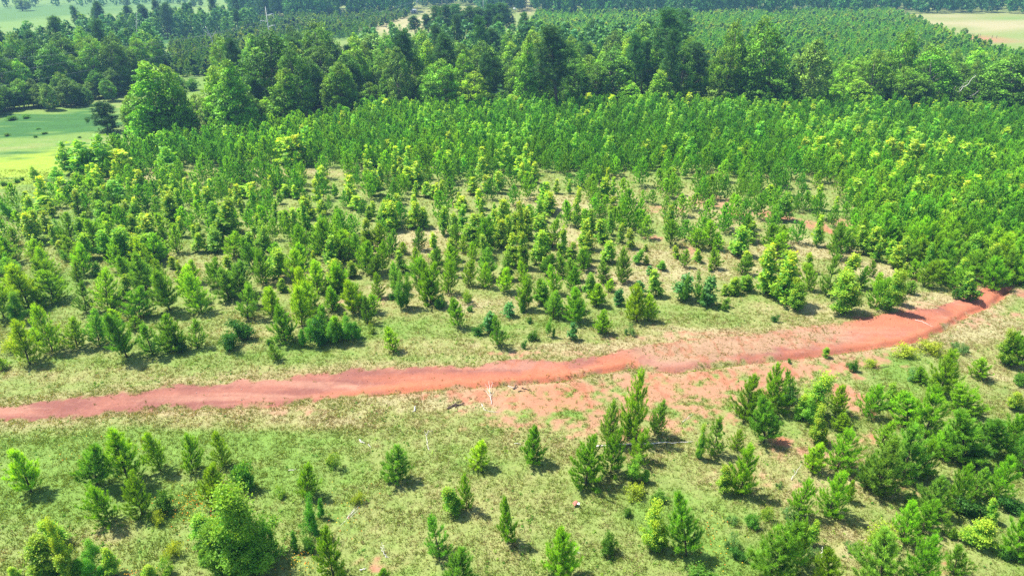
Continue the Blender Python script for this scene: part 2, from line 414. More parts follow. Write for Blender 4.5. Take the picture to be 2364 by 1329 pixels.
def sapling(seed, h=3.0, rw=.26, n=1500, size=.13, yellow=.6, base=(.046, .200, .022), young=(.47, .60, .055), mid=(.180, .510, .046), bush=False, quad=True, stems=1, pw=.62, lit=.7):
    """leafy young broadleaf tree, wide low and drawn out to a tip; fresh growth at the shoot ends is yellow-green"""
    rng = np.random.default_rng(seed)
    wood, cr = G(), G()
    P, O, C = [], [], []
    for st in range(stems):
        off = np.zeros(2) if stems == 1 else rng.normal(size=2) * rw * h * .55
        hs = h * (1 if st == 0 else rng.uniform(.45, .8))
        lean = rng.normal(size=2) * .06
        def axis(t): return np.array([off[0] + lean[0] * t * hs, off[1] + lean[1] * t * hs, t * hs])
        tube(wood, [axis(t) for t in np.linspace(0, .95, 5)], [.014 * hs * (1 - .85 * t) + .004 for t in np.linspace(0, .95, 5)], 5)
        nb = int((34 if not bush else 26) / (1 + .25 * (stems - 1)))
        for b in range(nb):
            t = rng.uniform(.05 if bush else .08, .96)
            prof = ((1 - t) ** pw * (.72 + .28 * np.sin(min(t * 5, pi / 2)))) if not bush else np.sqrt(max(1 - (t * .95) ** 2, .03))
            R = rw * hs * prof * rng.uniform(.7, 1.2)
            az = b * 2.4 + rng.normal() * .3
            el = radians(rng.uniform(18, 48))
            out = np.array([cos(az), sin(az), 0])
            o = axis(t * .93)
            e = o + out * R * cos(el) + np.array([0, 0, 1]) * R * sin(el) * .9
            tube(wood, [o, e], [.004 * hs, .0015 * hs], 3)
            m = max(6, int(n / stems / nb * (R / (rw * hs * .6) + .25)))
            s = rng.random(m) ** .55
            pt = o + (e - o) * s[:, None] * 1.08
            rad = (.06 + .06 * hs * rw / .8) * (1.25 - .5 * s)
            pt = pt + rng.normal(size=(m, 3)) * rad[:, None]
            P.append(pt); O.append(np.repeat(unit(out + [0, 0, .3])[None], m, 0))
            C.append(np.clip(yellow * (sstep(.55, 1.0, s) * (.35 + .75 * t) + rng.normal(size=m) * .12), 0, 1))
        m = int(n / stems * .10)
        s = rng.uniform(.82, 1.02, m)
        P.append(np.array([axis(q) for q in s]) + rng.normal(size=(m, 3)) * [.05 * hs * rw / .3, .05 * hs * rw / .3, .04]); O.append(rng.normal(size=(m, 3)) * .3)
        C.append(np.clip(yellow * (.75 + rng.normal(size=m) * .2), 0, 1))
    P, O, C = np.concatenate(P), np.concatenate(O), np.concatenate(C)
    P[:, 2] = np.abs(P[:, 2])
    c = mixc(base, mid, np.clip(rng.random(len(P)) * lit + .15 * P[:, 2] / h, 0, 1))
    c = c + (np.asarray(young) - c) * C[:, None]
    c *= rng.uniform(.78, 1.22, (len(P), 1))
    leaves(cr, P, O, size, c, rng, quad=quad)
    return wood.arrays(), cr.arrays()
def hardwood(seed, h=16.0, wd=9.0, nclump=80, nl=52, size=.46, base=(.020, .070, .011), lite=(.058, .150, .020), yellow=0.0, cone=.3, low=.12, quad=True, clr=1.25):
    """grown broadleaf tree: trunk, limbs reaching into leaf clumps set through an uneven crown"""
    rng = np.random.default_rng(seed)
    wood, cr = G(), G()
    lean = rng.normal(size=2) * .03
    ax = lambda t: np.array([lean[0] * h * t, lean[1] * h * t, h * t])
    tube(wood, [ax(t) for t in np.linspace(0, .85, 6)], [h * .017 * (1 - .85 * t) + .03 for t in np.linspace(0, .85, 6)], 7)
    lob = rng.uniform(.75, 1.2, 8)
    pts = []
    tries = 0
    while len(pts) < nclump and tries < nclump * 30:
        tries += 1
        t = rng.uniform(low, .97)
        u = (t - low) / (1 - low)
        prof = np.sin(pi * min(u ** (.62 if cone > .5 else .8) * .93 + .10, 1)) ** .7
        if cone > .5: prof = (1 - u) ** .75 * (.55 + .45 * min(u * 5, 1)) * 1.05
        az = rng.uniform(0, 2 * pi)
        k = az / (2 * pi) * 8
        l = lob[int(k) % 8] * (1 - k % 1) + lob[(int(k) + 1) % 8] * (k % 1)
        r = wd / 2 * prof * l * rng.uniform(.35, 1.0) ** .5
        p = ax(t) + np.array([cos(az) * r, sin(az) * r, 0])
        if any(np.sum((p - q) ** 2) < (.042 * h + .25) ** 2 for q in pts): continue
        pts.append(p)
    P, O, C = [], [], []
    for i, p in enumerate(pts):
        t = p[2] / h
        if i % 3 == 0:
            o = ax(max(.08, t - rng.uniform(.12, .25)))
            mid_ = (o + p) / 2 + np.array([0, 0, -.02 * h]) + rng.normal(size=3) * .1
            tube(wood, [o, mid_, p], [h * .006, h * .004, h * .0015], 4)
        R = (clr * h / 16) * rng.uniform(.65, 1.25)
        m = int(nl * rng.uniform(.7, 1.3))
        d = unit(rng.normal(size=(m, 3)) + [0, 0, .35])
        rr = R * rng.random(m) ** .4
        P.append(p + d * rr[:, None] * [1, 1, .78]); O.append(d)
        kc = rng.uniform(0, 1)
        C.append(np.stack([np.clip(kc * .65 + .2 * rng.random(m) + .2 * d[:, 2], 0, 1), np.full(m, yellow * (rng.random() < .5) * rng.uniform(.3, 1) * sstep(.35, .9, t)) * (.4 + .6 * rng.random(m))], 1))  # sunlit tops put into tint: clump tops lighter; high clumps yellow with new growth
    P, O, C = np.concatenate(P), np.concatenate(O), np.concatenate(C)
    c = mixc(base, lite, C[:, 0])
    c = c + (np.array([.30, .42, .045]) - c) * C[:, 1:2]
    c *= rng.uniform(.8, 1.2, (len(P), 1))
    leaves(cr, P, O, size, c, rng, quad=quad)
    return wood.arrays(), cr.arrays()
def tall_pine(seed, h=20.0, wd=6.5, nclump=60, N=44, nl=.55, w=.10, low=.45, base=(.038, .130, .030), tip=(.092, .260, .050)):
    rng = np.random.default_rng(seed)
    wood, cr = G(), G()
    lean = rng.normal(size=2) * .02
    ax = lambda t: np.array([lean[0] * h * t, lean[1] * h * t, h * t])
    tube(wood, [ax(t) for t in np.linspace(0, .97, 7)], [h * .0125 * (1 - .85 * t) + .03 for t in np.linspace(0, .97, 7)], 7)
    P, A, L, C = [], [], [], []
    for i in range(nclump):
        t = low + (1 - low) * (i + rng.random()) / nclump
        u = (t - low) / (1 - low)
        r = wd / 2 * (1 - u) ** .55 * (.55 + .45 * min(u * 4, 1)) * rng.uniform(.45, 1.1)
        az = i * 2.4 + rng.normal() * .5
        o = ax(t - .03)
        p = o + np.array([cos(az) * r, sin(az) * r, r * (.15 + .5 * u)])
        tube(wood, [o, (o + p) / 2 - [0, 0, .1], p], [h * .004, h * .003, h * .001], 4)
        for q in range(3):
            ss = rng.uniform(.6, 1.08)
            c = o + (p - o) * ss + rng.normal(size=3) * .38
            for e in range(3):
                d = unit(rng.normal(size=3) * .8 + [0, 0, .75] + np.array([cos(az), sin(az), 0]) * .4)
                P.append(c); A.append(d); L.append(rng.uniform(.5, .9)); C.append(np.clip(rng.normal() * .22 + .5, 0, 1))
    P, A, L, C = np.array(P), np.array(A), np.array(L), np.array(C)
    c1 = mixc(base, tip, C) * rng.uniform(.8, 1.2, (len(P), 1))
    needles(cr, P, A, L, max(4, N // 9 * 2), nl, w, c1 * .85, c1 * 1.1, rng, 50, 20)
    return wood.arrays(), cr.arrays()

# a kind of plant = mesh pairs with the height and width they were built at
def kind(pairs, hs, name, leaf, bark):
    out = []
    for (wd_, cr_), h in zip(pairs, hs):
        r = np.percentile(np.hypot(cr_[0][:, 0], cr_[0][:, 1]), 96)
        zmax = np.percentile(cr_[0][:, 2], 99.8)
        out.append((to_mesh(name + "_trunk", wd_, bark), to_mesh(name + "_crown", cr_, leaf), zmax, 2 * r))
    return out
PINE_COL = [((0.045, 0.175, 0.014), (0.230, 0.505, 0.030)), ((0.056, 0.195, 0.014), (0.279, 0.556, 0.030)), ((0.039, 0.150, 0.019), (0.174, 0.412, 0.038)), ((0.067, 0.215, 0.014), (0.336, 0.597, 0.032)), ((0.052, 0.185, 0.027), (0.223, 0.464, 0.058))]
LOW_COL = [((.044, .158, .018), (.145, .395, .036)), ((.050, .172, .016), (.185, .440, .032)), ((.036, .138, .022), (.115, .345, .042)), ((.062, .205, .016), (.240, .510, .034))]
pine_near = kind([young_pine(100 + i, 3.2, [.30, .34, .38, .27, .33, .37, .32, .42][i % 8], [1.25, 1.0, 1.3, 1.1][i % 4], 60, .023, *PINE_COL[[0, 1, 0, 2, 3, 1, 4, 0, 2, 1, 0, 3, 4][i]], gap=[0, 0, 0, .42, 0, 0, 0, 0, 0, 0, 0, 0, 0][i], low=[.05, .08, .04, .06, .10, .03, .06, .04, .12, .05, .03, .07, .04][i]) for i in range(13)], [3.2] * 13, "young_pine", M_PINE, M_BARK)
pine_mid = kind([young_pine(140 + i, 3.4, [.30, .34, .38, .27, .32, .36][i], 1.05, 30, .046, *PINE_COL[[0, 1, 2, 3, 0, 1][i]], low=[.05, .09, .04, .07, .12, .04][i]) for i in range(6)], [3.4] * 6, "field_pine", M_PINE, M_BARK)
sap_near = kind([sapling(200 + i, 3.0, [.24, .30, .20, .34, .27, .30][i], [5600, 7000, 4200, 7600, 5800, 6800][i], .076, [.58, .28, .78, .12, .85, .42][i], stems=[1, 2, 1, 2, 1, 3][i]) for i in range(6)], [3.0] * 6, "sapling", M_LEAF, M_BARK)
sap_big = kind([sapling(224, 5.0, .38, 15000, .10, .34, stems=1, pw=.95, lit=.34), sapling(221, 4.4, .30, 10000, .10, .80, stems=3, pw=.85, lit=.5), sapling(222, 4.6, .38, 12000, .105, .10, stems=4, pw=.9, lit=.4)], [5.0, 4.4, 4.6], "big_sapling", M_LEAF, M_BARK)
sap_mid = kind([sapling(230 + i, 3.0, [.22, .28, .19, .31, .25, .20][i], [1700, 2000, 1400, 2200, 1700, 1450][i], .132, [.8, .35, 1.0, .12, .95, .6][i], stems=[1, 1, 1, 2, 1, 1][i]) for i in range(6)], [3.0] * 6, "field_sapling", M_LEAF, M_BARK)
blue_sap = kind([sapling(260 + i, 2.4, .28, 700, .17, 0.0, base=(.060, .215, .050), mid=(.16, .40, .11)) for i in range(2)], [2.4] * 2, "grey_sapling", M_LEAF, M_BARK)
shrubs = kind([sapling(300 + i, 1.2, [.62, .7, .6, .75, .65][i], [1500, 1300, 1700, 1100, 1300][i], .10, [.0, .5, .1, 1.0, .25][i],
              base=[(.036, .140, .024), (.07, .20, .028), (.05, .18, .025), (.14, .28, .025), (.08, .22, .08)][i], mid=[(.085, .26, .035), (.17, .36, .04), (.13, .34, .04), (.30, .42, .04), (.17, .38, .12)][i], bush=True, stems=3) for i in range(5)], [1.2] * 5, "shrub", M_LEAF, M_BARK)
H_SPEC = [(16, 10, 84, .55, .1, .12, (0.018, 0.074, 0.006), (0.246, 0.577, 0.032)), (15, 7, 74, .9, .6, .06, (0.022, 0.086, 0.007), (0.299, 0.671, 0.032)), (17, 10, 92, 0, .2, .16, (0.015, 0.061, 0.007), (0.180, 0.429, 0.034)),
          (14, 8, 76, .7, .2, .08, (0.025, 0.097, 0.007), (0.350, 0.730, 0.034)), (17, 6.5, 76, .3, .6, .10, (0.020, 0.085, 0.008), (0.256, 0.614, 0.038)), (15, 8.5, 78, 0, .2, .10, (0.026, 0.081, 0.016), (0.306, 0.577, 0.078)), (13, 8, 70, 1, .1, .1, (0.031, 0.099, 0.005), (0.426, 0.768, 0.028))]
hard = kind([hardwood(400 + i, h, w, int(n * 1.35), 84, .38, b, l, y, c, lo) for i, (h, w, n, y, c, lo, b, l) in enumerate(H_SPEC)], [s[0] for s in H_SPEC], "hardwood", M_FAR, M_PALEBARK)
tpine = kind([tall_pine(500 + i, 20, [6, 7, 5, 6.5][i], [60, 66, 50, 70][i], 54, .62, .11, [.5, .42, .58, .34][i]) for i in range(4)], [20] * 4, "tall_pine", M_FAR, M_BARK)
cedar = kind([tall_pine(540 + i, 9, 5.6, 56, 54, .5, .10, .10, (.026, .090, .022), (.065, .18, .04)) for i in range(2)], [9] * 2, "bushy_pine", M_FAR, M_BARK)
low_pine = [young_pine(600 + i, 3.6, [.32, .36, .40, .29, .34][i], .8, 14, .095, *LOW_COL[[0, 1, 2, 3, 0][i]], low=.08, up=1.3, ang=27)[1] for i in range(5)]
low_sap = [sapling(620 + i, 3.2, [.22, .28, .30, .2][i], 420, .27, [.8, .3, .1, .9][i], quad=False)[1] for i in range(4)]
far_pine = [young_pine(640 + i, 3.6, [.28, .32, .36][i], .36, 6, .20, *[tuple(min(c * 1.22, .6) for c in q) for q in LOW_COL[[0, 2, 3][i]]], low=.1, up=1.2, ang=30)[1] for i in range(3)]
far_sap = [sapling(650 + i, 3.4, .30, 130, .5, [.6, .2, .1][i], quad=False)[1] for i in range(3)]
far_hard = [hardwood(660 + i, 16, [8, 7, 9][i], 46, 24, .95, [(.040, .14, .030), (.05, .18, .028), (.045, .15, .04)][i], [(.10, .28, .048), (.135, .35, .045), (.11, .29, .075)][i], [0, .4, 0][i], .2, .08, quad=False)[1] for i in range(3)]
far_tpine = [tall_pine(670 + i, 20, 6, 34, 40, .9, .22, [.4, .3][i])[1] for i in range(2)]

# ------------------------------------------------------------------ the ground: one sheet from behind the camera to beyond the last trees
def grow(a, step, f, lim):
    out = [a]
    while abs(out[-1]) < lim:
        step *= f
        out.append(out[-1] + (step if lim > 0 and a > 0 else -step))
    return out[1:]
xs = np.concatenate([np.array(grow(-62.0, .2, 1.12, 3400))[::-1], np.arange(-62, 62.01, .2), np.array(grow(62.0, .2, 1.12, 3400))])
ya = np.arange(27, 76, .2)
yb = np.arange(76, 182, .75)
y = [yb[-1]]; st = .75
while y[-1] < 4200:
    st *= 1.07; y.append(y[-1] + st)
yneg = [27.0]; st = .2
while yneg[-1] > -900:
    st *= 1.25; yneg.append(yneg[-1] - st)
ys = np.concatenate([np.array(yneg[1:])[::-1], ya, yb, np.array(y[1:])])
X, Y = np.meshgrid(xs, ys)
GX, GY = X.ravel(), Y.ravel()
GZ = gz(GX, GY)
def ground_colour(x, y):
    n25 = fbm(x, y, 2.5, 9)
    def bl(b):
        cx, cyy = at(b[0], b[1])
        ax = b[2] * mpp(b[0], b[1]); ay = abs(at(b[0], b[1] - b[3])[1] - at(b[0], b[1] + b[3])[1]) / 2
        r = np.hypot((x - cx) / ax, (y - cyy) / ay)
        return b[4] * (1 - sstep(.45, 1.25, r + (n25 - .5) * 1.1))
    red, dry, lush = np.zeros(x.shape), np.zeros(x.shape), np.zeros(x.shape)
    for b in RED: red = np.maximum(red, bl(b))
    for b in DRY: dry = np.maximum(dry, bl(b))
    for b in LUSH: lush = np.maximum(lush, bl(b))
    n8, n1, n3 = fbm(x, y, 9, 41), fbm(x, y, 1.3, 42), fbm(x, y, .5, 43, 2)
    d = np.clip(.35 + .85 * dry - .75 * np.minimum(lush, 1) + (n8 - .5) * .6 + (n1 - .5) * .55 + (n3 - .5) * .3, 0, 1)[:, None]
    green, dryc = np.array([.125, .208, .038]), np.array([.258, .236, .098])
    c = green + (dryc - green) * d
    c = c + (np.array([.32, .29, .16]) - c) * (sstep(.72, 1.0, d) * .5)
    deep = sstep(.85, 1.0, lush)[:, None] * .95      # the open meadow at the left: deep green at the back, yellow green in front
    c = c + (np.array([.030, .105, .019]) * (.75 + .5 * n1[:, None]) - c) * deep
    c = c + (np.array([.23, .32, .03]) * (.8 + .4 * n1[:, None]) - c) * (sstep(1.06, 1.45, lush + (n1 - .5) * .25) * .9)[:, None]
    red2 = np.clip(red * 1.05 + (n1 - .5) * .95 * (red > .05) + (n3 - .5) * .9 * (red > .05), 0, 1)
    redc = np.array([.31, .160, .100]) + (np.array([.35, .120, .062]) - np.array([.31, .160, .100])) * sstep(.7, 1.0, red)[:, None]
    c = c + (redc - c) * (sstep(.28, .85, red2) * .92)[:, None]
    soil = sstep(.3, .9, red2)
    # the track
    near = (y > 28) & (y < 120)
    sd = np.full(x.shape, -9.0)
    sd[near] = track_sd(x[near], y[near])
    px, py = pix(x, np.maximum(y, 1.0))
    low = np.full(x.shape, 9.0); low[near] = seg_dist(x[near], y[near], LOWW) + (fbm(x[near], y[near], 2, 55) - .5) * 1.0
    clay = np.array([.190, .075, .058]) + (np.array([.245, .100, .071]) - np.array([.190, .075, .058])) * sstep(.4, .7, fbm(x * .35, y, 1.5, 56))[:, None]
    pale = (sstep(.48, .72, fbm(x * .10, y * 1.2, 1.2, 61)) * .55 + sstep(.55, .8, fbm(x, y, .35, 62, 2)) * .25)[:, None]
    clay = clay + (np.array([.33, .172, .118]) - clay) * pale
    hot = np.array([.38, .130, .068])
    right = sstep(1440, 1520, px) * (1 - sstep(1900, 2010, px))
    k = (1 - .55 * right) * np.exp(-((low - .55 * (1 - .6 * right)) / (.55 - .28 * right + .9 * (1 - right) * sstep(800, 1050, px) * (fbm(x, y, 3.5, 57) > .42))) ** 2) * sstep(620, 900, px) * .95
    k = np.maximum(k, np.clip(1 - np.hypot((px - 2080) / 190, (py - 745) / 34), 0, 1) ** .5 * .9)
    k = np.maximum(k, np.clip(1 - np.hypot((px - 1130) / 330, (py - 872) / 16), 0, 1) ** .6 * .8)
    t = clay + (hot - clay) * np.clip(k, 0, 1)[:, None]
    t = t + (np.array([.42, .20, .13]) - t) * (sstep(.62, .8, fbm(x * .3, y, .9, 58)) * .45 * (low < 1.8))[:, None]
    pk = sstep(.40, .60, fbm(x * .4, y, 1.8, 66)) * right * .75
    t = t + (np.array([.300, .165, .115]) - t) * (pk * (1 - np.clip(k, 0, 1)))[:, None]
    # tan grass creeping over the wide right-hand stretch
    cre = sstep(.38, .52, fbm(x * .6, y, 2.6, 59) + .10 * np.exp(-((px - 1640) / 220) ** 2)) * sstep(1420, 1520, px) * (1 - sstep(1900, 2020, px)) * sstep(.5, 1.6, low)
    t = t + (np.array([.290, .205, .115]) - t) * (cre * .62)[:, None]
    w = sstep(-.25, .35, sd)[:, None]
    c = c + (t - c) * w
    halo = (np.exp(-((sd + .5) / .8) ** 2) * (sd < 0.2) * .55)[:, None] * (1 - w)
    c = c + (np.array([.31, .235, .13]) - c) * halo
    rill = sstep(.90, .985, 1 - np.abs(2 * fbm(x * .8, y * .55, 2.4, 85) - 1)) * np.maximum(sstep(.35, .8, soil), w[:, 0] * (.25 + .6 * (px > 1000)))
    c = c + (np.array([.27, .092, .05]) - c) * (rill * .6)[:, None]
    soil = np.maximum(soil, w[:, 0] * (1 - .6 * cre))
    # far meadows: right one bleached, left one grey green
    return c, soil, sd, d[:, 0], cre
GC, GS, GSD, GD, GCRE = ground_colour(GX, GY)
nx, ny = len(xs), len(ys)
ii = (np.arange(ny - 1)[:, None] * nx + np.arange(nx - 1)[None]).ravel()
QD = np.stack([ii, ii + 1, ii + nx + 1, ii + nx], 1)
on_track = GSD[QD].mean(1) > 0
def sheet(name, q, label):
    u, inv = np.unique(q.ravel(), return_inverse=True)
    V = np.stack([GX[u], GY[u], GZ[u]], 1)
    me = to_mesh(name, (V, GC[u], np.zeros((0, 3), int), inv.reshape(-1, 4)), M_GROUND, True)
    a = me.attributes.new("soil", 'FLOAT', 'POINT'); a.data.foreach_set("value", GS[u].astype(np.float32))
    o = link(name, me)
    return tag(o, label, None, None, "structure")
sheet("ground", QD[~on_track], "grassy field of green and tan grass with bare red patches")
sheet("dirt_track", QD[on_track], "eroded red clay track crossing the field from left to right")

# ------------------------------------------------------------------ grass: small tufts of flat blades over the nearer field
def build_grass():
    rng = np.random.default_rng(7)
    P = []
    for (y0, y1, den) in ((27, 50, 62), (50, 64, 44), (64, 84, 22), (84, 118, 8)):
        hw = .74 * (y1 * CP + CAM_H * SP) + 3
        n = int((y1 - y0) * 2 * hw * den)
        P.append(np.stack([rng.uniform(-hw, hw, n), rng.uniform(y0, y1, n)], 1))
    P = np.concatenate(P)
    px, py = pix(P[:, 0], P[:, 1])
    P = P[(px > -60) & (px < 2424) & (py < 1380)]
    c, soil, sd, d, cre = ground_colour(P[:, 0], P[:, 1])
    thick = fbm(P[:, 0], P[:, 1], 1.6, 71)
    edge = np.exp(-((sd + .25) / .45) ** 2) * (fbm(P[:, 0], P[:, 1], .9, 72) > .44)
    keep = rng.random(len(P)) < .8 * edge + np.clip(1.0 - soil * .93, .02, 1) * np.clip(.35 + 1.3 * (thick - .25), .15, 1) * (1 - .93 * sstep(-.1, .5, sd) * (1 - cre * .5))
    P, c, d, thick = P[keep], c[keep], d[keep], thick[keep]
    n, B = len(P), 5
    z = gz(P[:, 0], P[:, 1])
    hgt = (.07 + .15 * rng.random(n) ** 2 + .10 * (thick - .4)) * (1 + .35 * sstep(60, 100, P[:, 1]))
    base = np.repeat(np.stack([P[:, 0], P[:, 1], z - .02], 1), B, 0) + np.concatenate([rng.normal(size=(n * B, 2)) * .07, np.zeros((n * B, 1))], 1)
    az = rng.uniform(0, 2 * pi, n * B)
    out = np.stack([np.cos(az), np.sin(az), np.zeros(n * B)], 1)
    h = np.repeat(hgt, B) * rng.uniform(.6, 1.2, n * B)
    side = np.stack([-np.sin(az), np.cos(az), np.zeros(n * B)], 1) * (.022 + .012 * rng.random(n * B))[:, None] * (1 + .5 * sstep(60, 100, base[:, 1]))[:, None]
    tip = base + out * (h * rng.uniform(.2, .9, n * B))[:, None] + np.array([0, 0, 1]) * h[:, None]
    g1 = np.array([.115, .215, .028]); g2 = np.array([.21, .30, .042])
    k = rng.random((n, 1))
    gr = g1 + (g2 - g1) * k
    straw = np.array([.295, .26, .122]) * rng.uniform(.85, 1.08, (n, 1))
    isdry = (rng.random(n) < np.clip(d * 1.0 - .10, 0, .9))[:, None]
    col = np.where(isdry, straw, gr)
    col = col * .66 + c * .34
    col = np.repeat(col, B, 0) * rng.uniform(.85, 1.15, (n * B, 1))
    V = np.stack([base - side, base + side, tip], 1).reshape(-1, 3)
    C = np.repeat(col, 3, 0)
    me = to_mesh("grass", (V, C, np.arange(n * B * 3).reshape(-1, 3), np.zeros((0, 4), int)), M_GRASS)
    tag(link("grass", me), "short green and straw-coloured grass tufts over the field", None, None, "stuff")
    # scattered orange and yellow wild flowers in the lower left
    F = []
    for (fx, fy, rx, ry, m) in ((450, 1165, 70, 30, 130), (480, 1230, 60, 40, 70), (800, 1190, 60, 50, 40), (300, 1320, 60, 15, 40), (1640, 1260, 60, 60, 60), (700, 1300, 60, 30, 60), (250, 1060, 100, 60, 40)):
        for i in range(m): F.append(at(fx + rng.normal() * rx * .6, fy + rng.normal() * ry * .6))
    F = np.array(F); zf = gz(F[:, 0], F[:, 1])
    g = G()
    P3 = np.stack([F[:, 0], F[:, 1], zf + rng.uniform(.18, .42, len(F))], 1)
    col = np.where(rng.random((len(F), 1)) < .45, np.array([[.75, .30, .05]]), np.array([[.72, .55, .04]]))
    leaves(g, np.repeat(P3, 3, 0), np.zeros((len(F) * 3, 3)), .075, np.repeat(col, 3, 0), rng, up=1.2)
    tag(link("wildflowers", to_mesh("wildflowers", g.arrays(), M_GRASS)), "tiny orange and yellow wild flowers among the grass below the track", None, None, "stuff")
build_grass()
def build_weeds():
    rng = np.random.default_rng(23)
    n = 5200
    x = rng.uniform(-52, 54, n); y = 28 + 50 * rng.random(n) ** 1.3
    c, soil, sd, d, cre = ground_colour(x, y)
    k = (soil < .4) & (sd < -.4) & (rng.random(n) < .25 + 1.1 * (fbm(x, y, 5, 91) > .52))
    x, y = x[k], y[k]; n = len(x)
    r = .07 + .20 * rng.random(n) ** 2.2
    m = 16
    u = unit(rng.normal(size=(n * m, 3))) * (rng.random((n * m, 1)) ** .5)
    u[:, 2] = np.abs(u[:, 2])
    P = np.repeat(np.stack([x, y, gz(x, y)], 1), m, 0) + u * np.repeat(r, m)[:, None] * [1, 1, .9] + [0, 0, .03]
    col = np.array([.075, .23, .028]) + (np.array([.26, .44, .05]) - np.array([.075, .23, .028])) * rng.random((n, 1)) ** 1.5
    g = G(); leaves(g, P, u, .085, np.repeat(col, m, 0) * rng.uniform(.8, 1.2, (n * m, 1)), rng, up=.9)
    tag(link("weeds", to_mesh("weeds", g.arrays(), M_GRASS)), "low leafy weeds scattered through the grass", None, None, "stuff")
build_weeds()
def build_pebbles():
    rng = np.random.default_rng(17)
    n = 5200
    x = rng.uniform(-50, 56, n); y = rng.uniform(46, 72, n)
    c, soil, sd, d, cre = ground_colour(x, y)
    k = (sd > -1.0) & (rng.random(n) < np.where(sd > 0, .55, .12)) & (fbm(x, y, 2.0, 81) > .42)
    x, y = x[k], y[k]; n = len(x)
    s = .018 + .05 * rng.random(n) ** 4
    z = gz(x, y) + s * .3
    O = np.array([[1, 0, 0], [-1, 0, 0], [0, 1, 0], [0, -1, 0], [0, 0, .8], [0, 0, -.8]])
    V = np.stack([x, y, z], 1)[:, None] + O[None] * s[:, None, None] * rng.uniform(.6, 1.4, (n, 6, 1))
    T = np.array([[0, 2, 4], [2, 1, 4], [1, 3, 4], [3, 0, 4], [2, 0, 5], [1, 2, 5], [3, 1, 5], [0, 3, 5]])
    col = np.where(rng.random((n, 1)) < .4, np.array([[.50, .38, .32]]), np.array([[.24, .10, .08]])) * rng.uniform(.7, 1.2, (n, 1))
    me = to_mesh("pebbles", (V.reshape(-1, 3), np.repeat(col, 6, 0), (T[None] + 6 * np.arange(n)[:, None, None]).reshape(-1, 3), np.zeros((0, 4), int)), M_STONE)
    tag(link("pebbles", me), "scattered pale and red pebbles on the clay track", None, None, "stuff")
build_pebbles()

# ------------------------------------------------------------------ placing plants: base, top and width are read off the photo and turned into metres
PAN = dict(G=(0, 879, 2.954), H=(780, 879, 2.954), I=(1564, 879, 2.954), D=(0, 440, 2.954), E=(780, 440, 2.954), F=(1564, 440, 2.954),
           J=(0, 380, 3.908), K=(600, 380, 3.908), L=(1200, 380, 3.908), M=(1764, 380, 3.908), A=(0, 0, 2.954), B=(780, 0, 2.954), C=(1564, 0, 2.954))
R = random.Random(11)
things = []           # dicts: kind, x, y, h, w, tint hint
def spec(kind_, pan, rows, ymax=9e9, ymin=-9e9):
    x0, y0, s = PAN[pan]
    for r in rows:
        bx, by, ty = x0 + r[0] / s, y0 + r[1] / s, y0 + r[2] / s
        if not (ymin < by < ymax): continue
        x, y = at(bx, by)
        w = r[3] / s * mpp(bx, by)
        things.append(dict(kind=kind_, x=x, y=y, h=max(.35, top_z(y, ty)), w=w, t=r[4] if len(r) > 4 else .3, px=bx, py=by, ex=True))
# young pines, nearer field
spec('pine', 'G', [(215,755,460,190),(665,710,405,220),(880,690,320,225),(1095,605,340,150),(1310,600,330,135),(1520,560,310,130),(735,950,675,190),(970,910,630,170),(1440,830,550,185),(2090,770,545,150),(2270,1320,980,200)])
spec('pine', 'H', [(390,665,440,175),(950,565,380,155),(1330,540,290,170),(880,850,590,110),(1165,1090,780,130),(690,1190,930,190),(820,1400,1130,210),(1520,1330,1010,245),(1845,420,125,140),(1860,610,310,170),(1690,700,390,250),
  (2010,380,-100,170),(2040,530,310,150),(2160,350,105,130),(1985,370,200,120),(310,1345,1260,90)])
spec('pine', 'I', [(455,250,-45,180),(640,200,-105,200),(765,110,-85,120),(590,410,125,200),(245,490,235,150),(1075,225,20,125),(1300,245,10,150),(1110,330,215,130),(1090,590,330,205),(910,605,400,140),(400,460,320,90),(430,750,400,180),
  (1560,310,90,210),(1680,390,70,220),(1960,220,30,230),(1780,105,-190,180),(1390,430,260,130),(1350,770,390,270),(1530,660,310,240),(1290,720,500,170),(1670,640,400,170),(1800,510,320,200),(1930,570,210,280),(2080,480,210,230),(2240,470,200,190),
  (1030,900,580,200),(820,910,650,165),(1165,815,660,70),(1870,870,570,160),(1720,910,650,210),(2010,790,590,140),(2170,810,510,190),(1530,1090,820,180),(1660,1020,820,190),(2290,1200,920,220),(60,1180,780,220),(630,1330,920,320),(820,1260,930,150),
  (1370,1410,1050,330),(1610,1390,1050,220),(1880,1325,1110,175),(1010,1410,1140,190),(750,1410,1290,120),(2345,640,420,160)])
spec('pine', 'F', [(2270,1195,960,180),(2350,1160,940,170),(2050,1285,1140,140),(1650,1320,1215,130)])
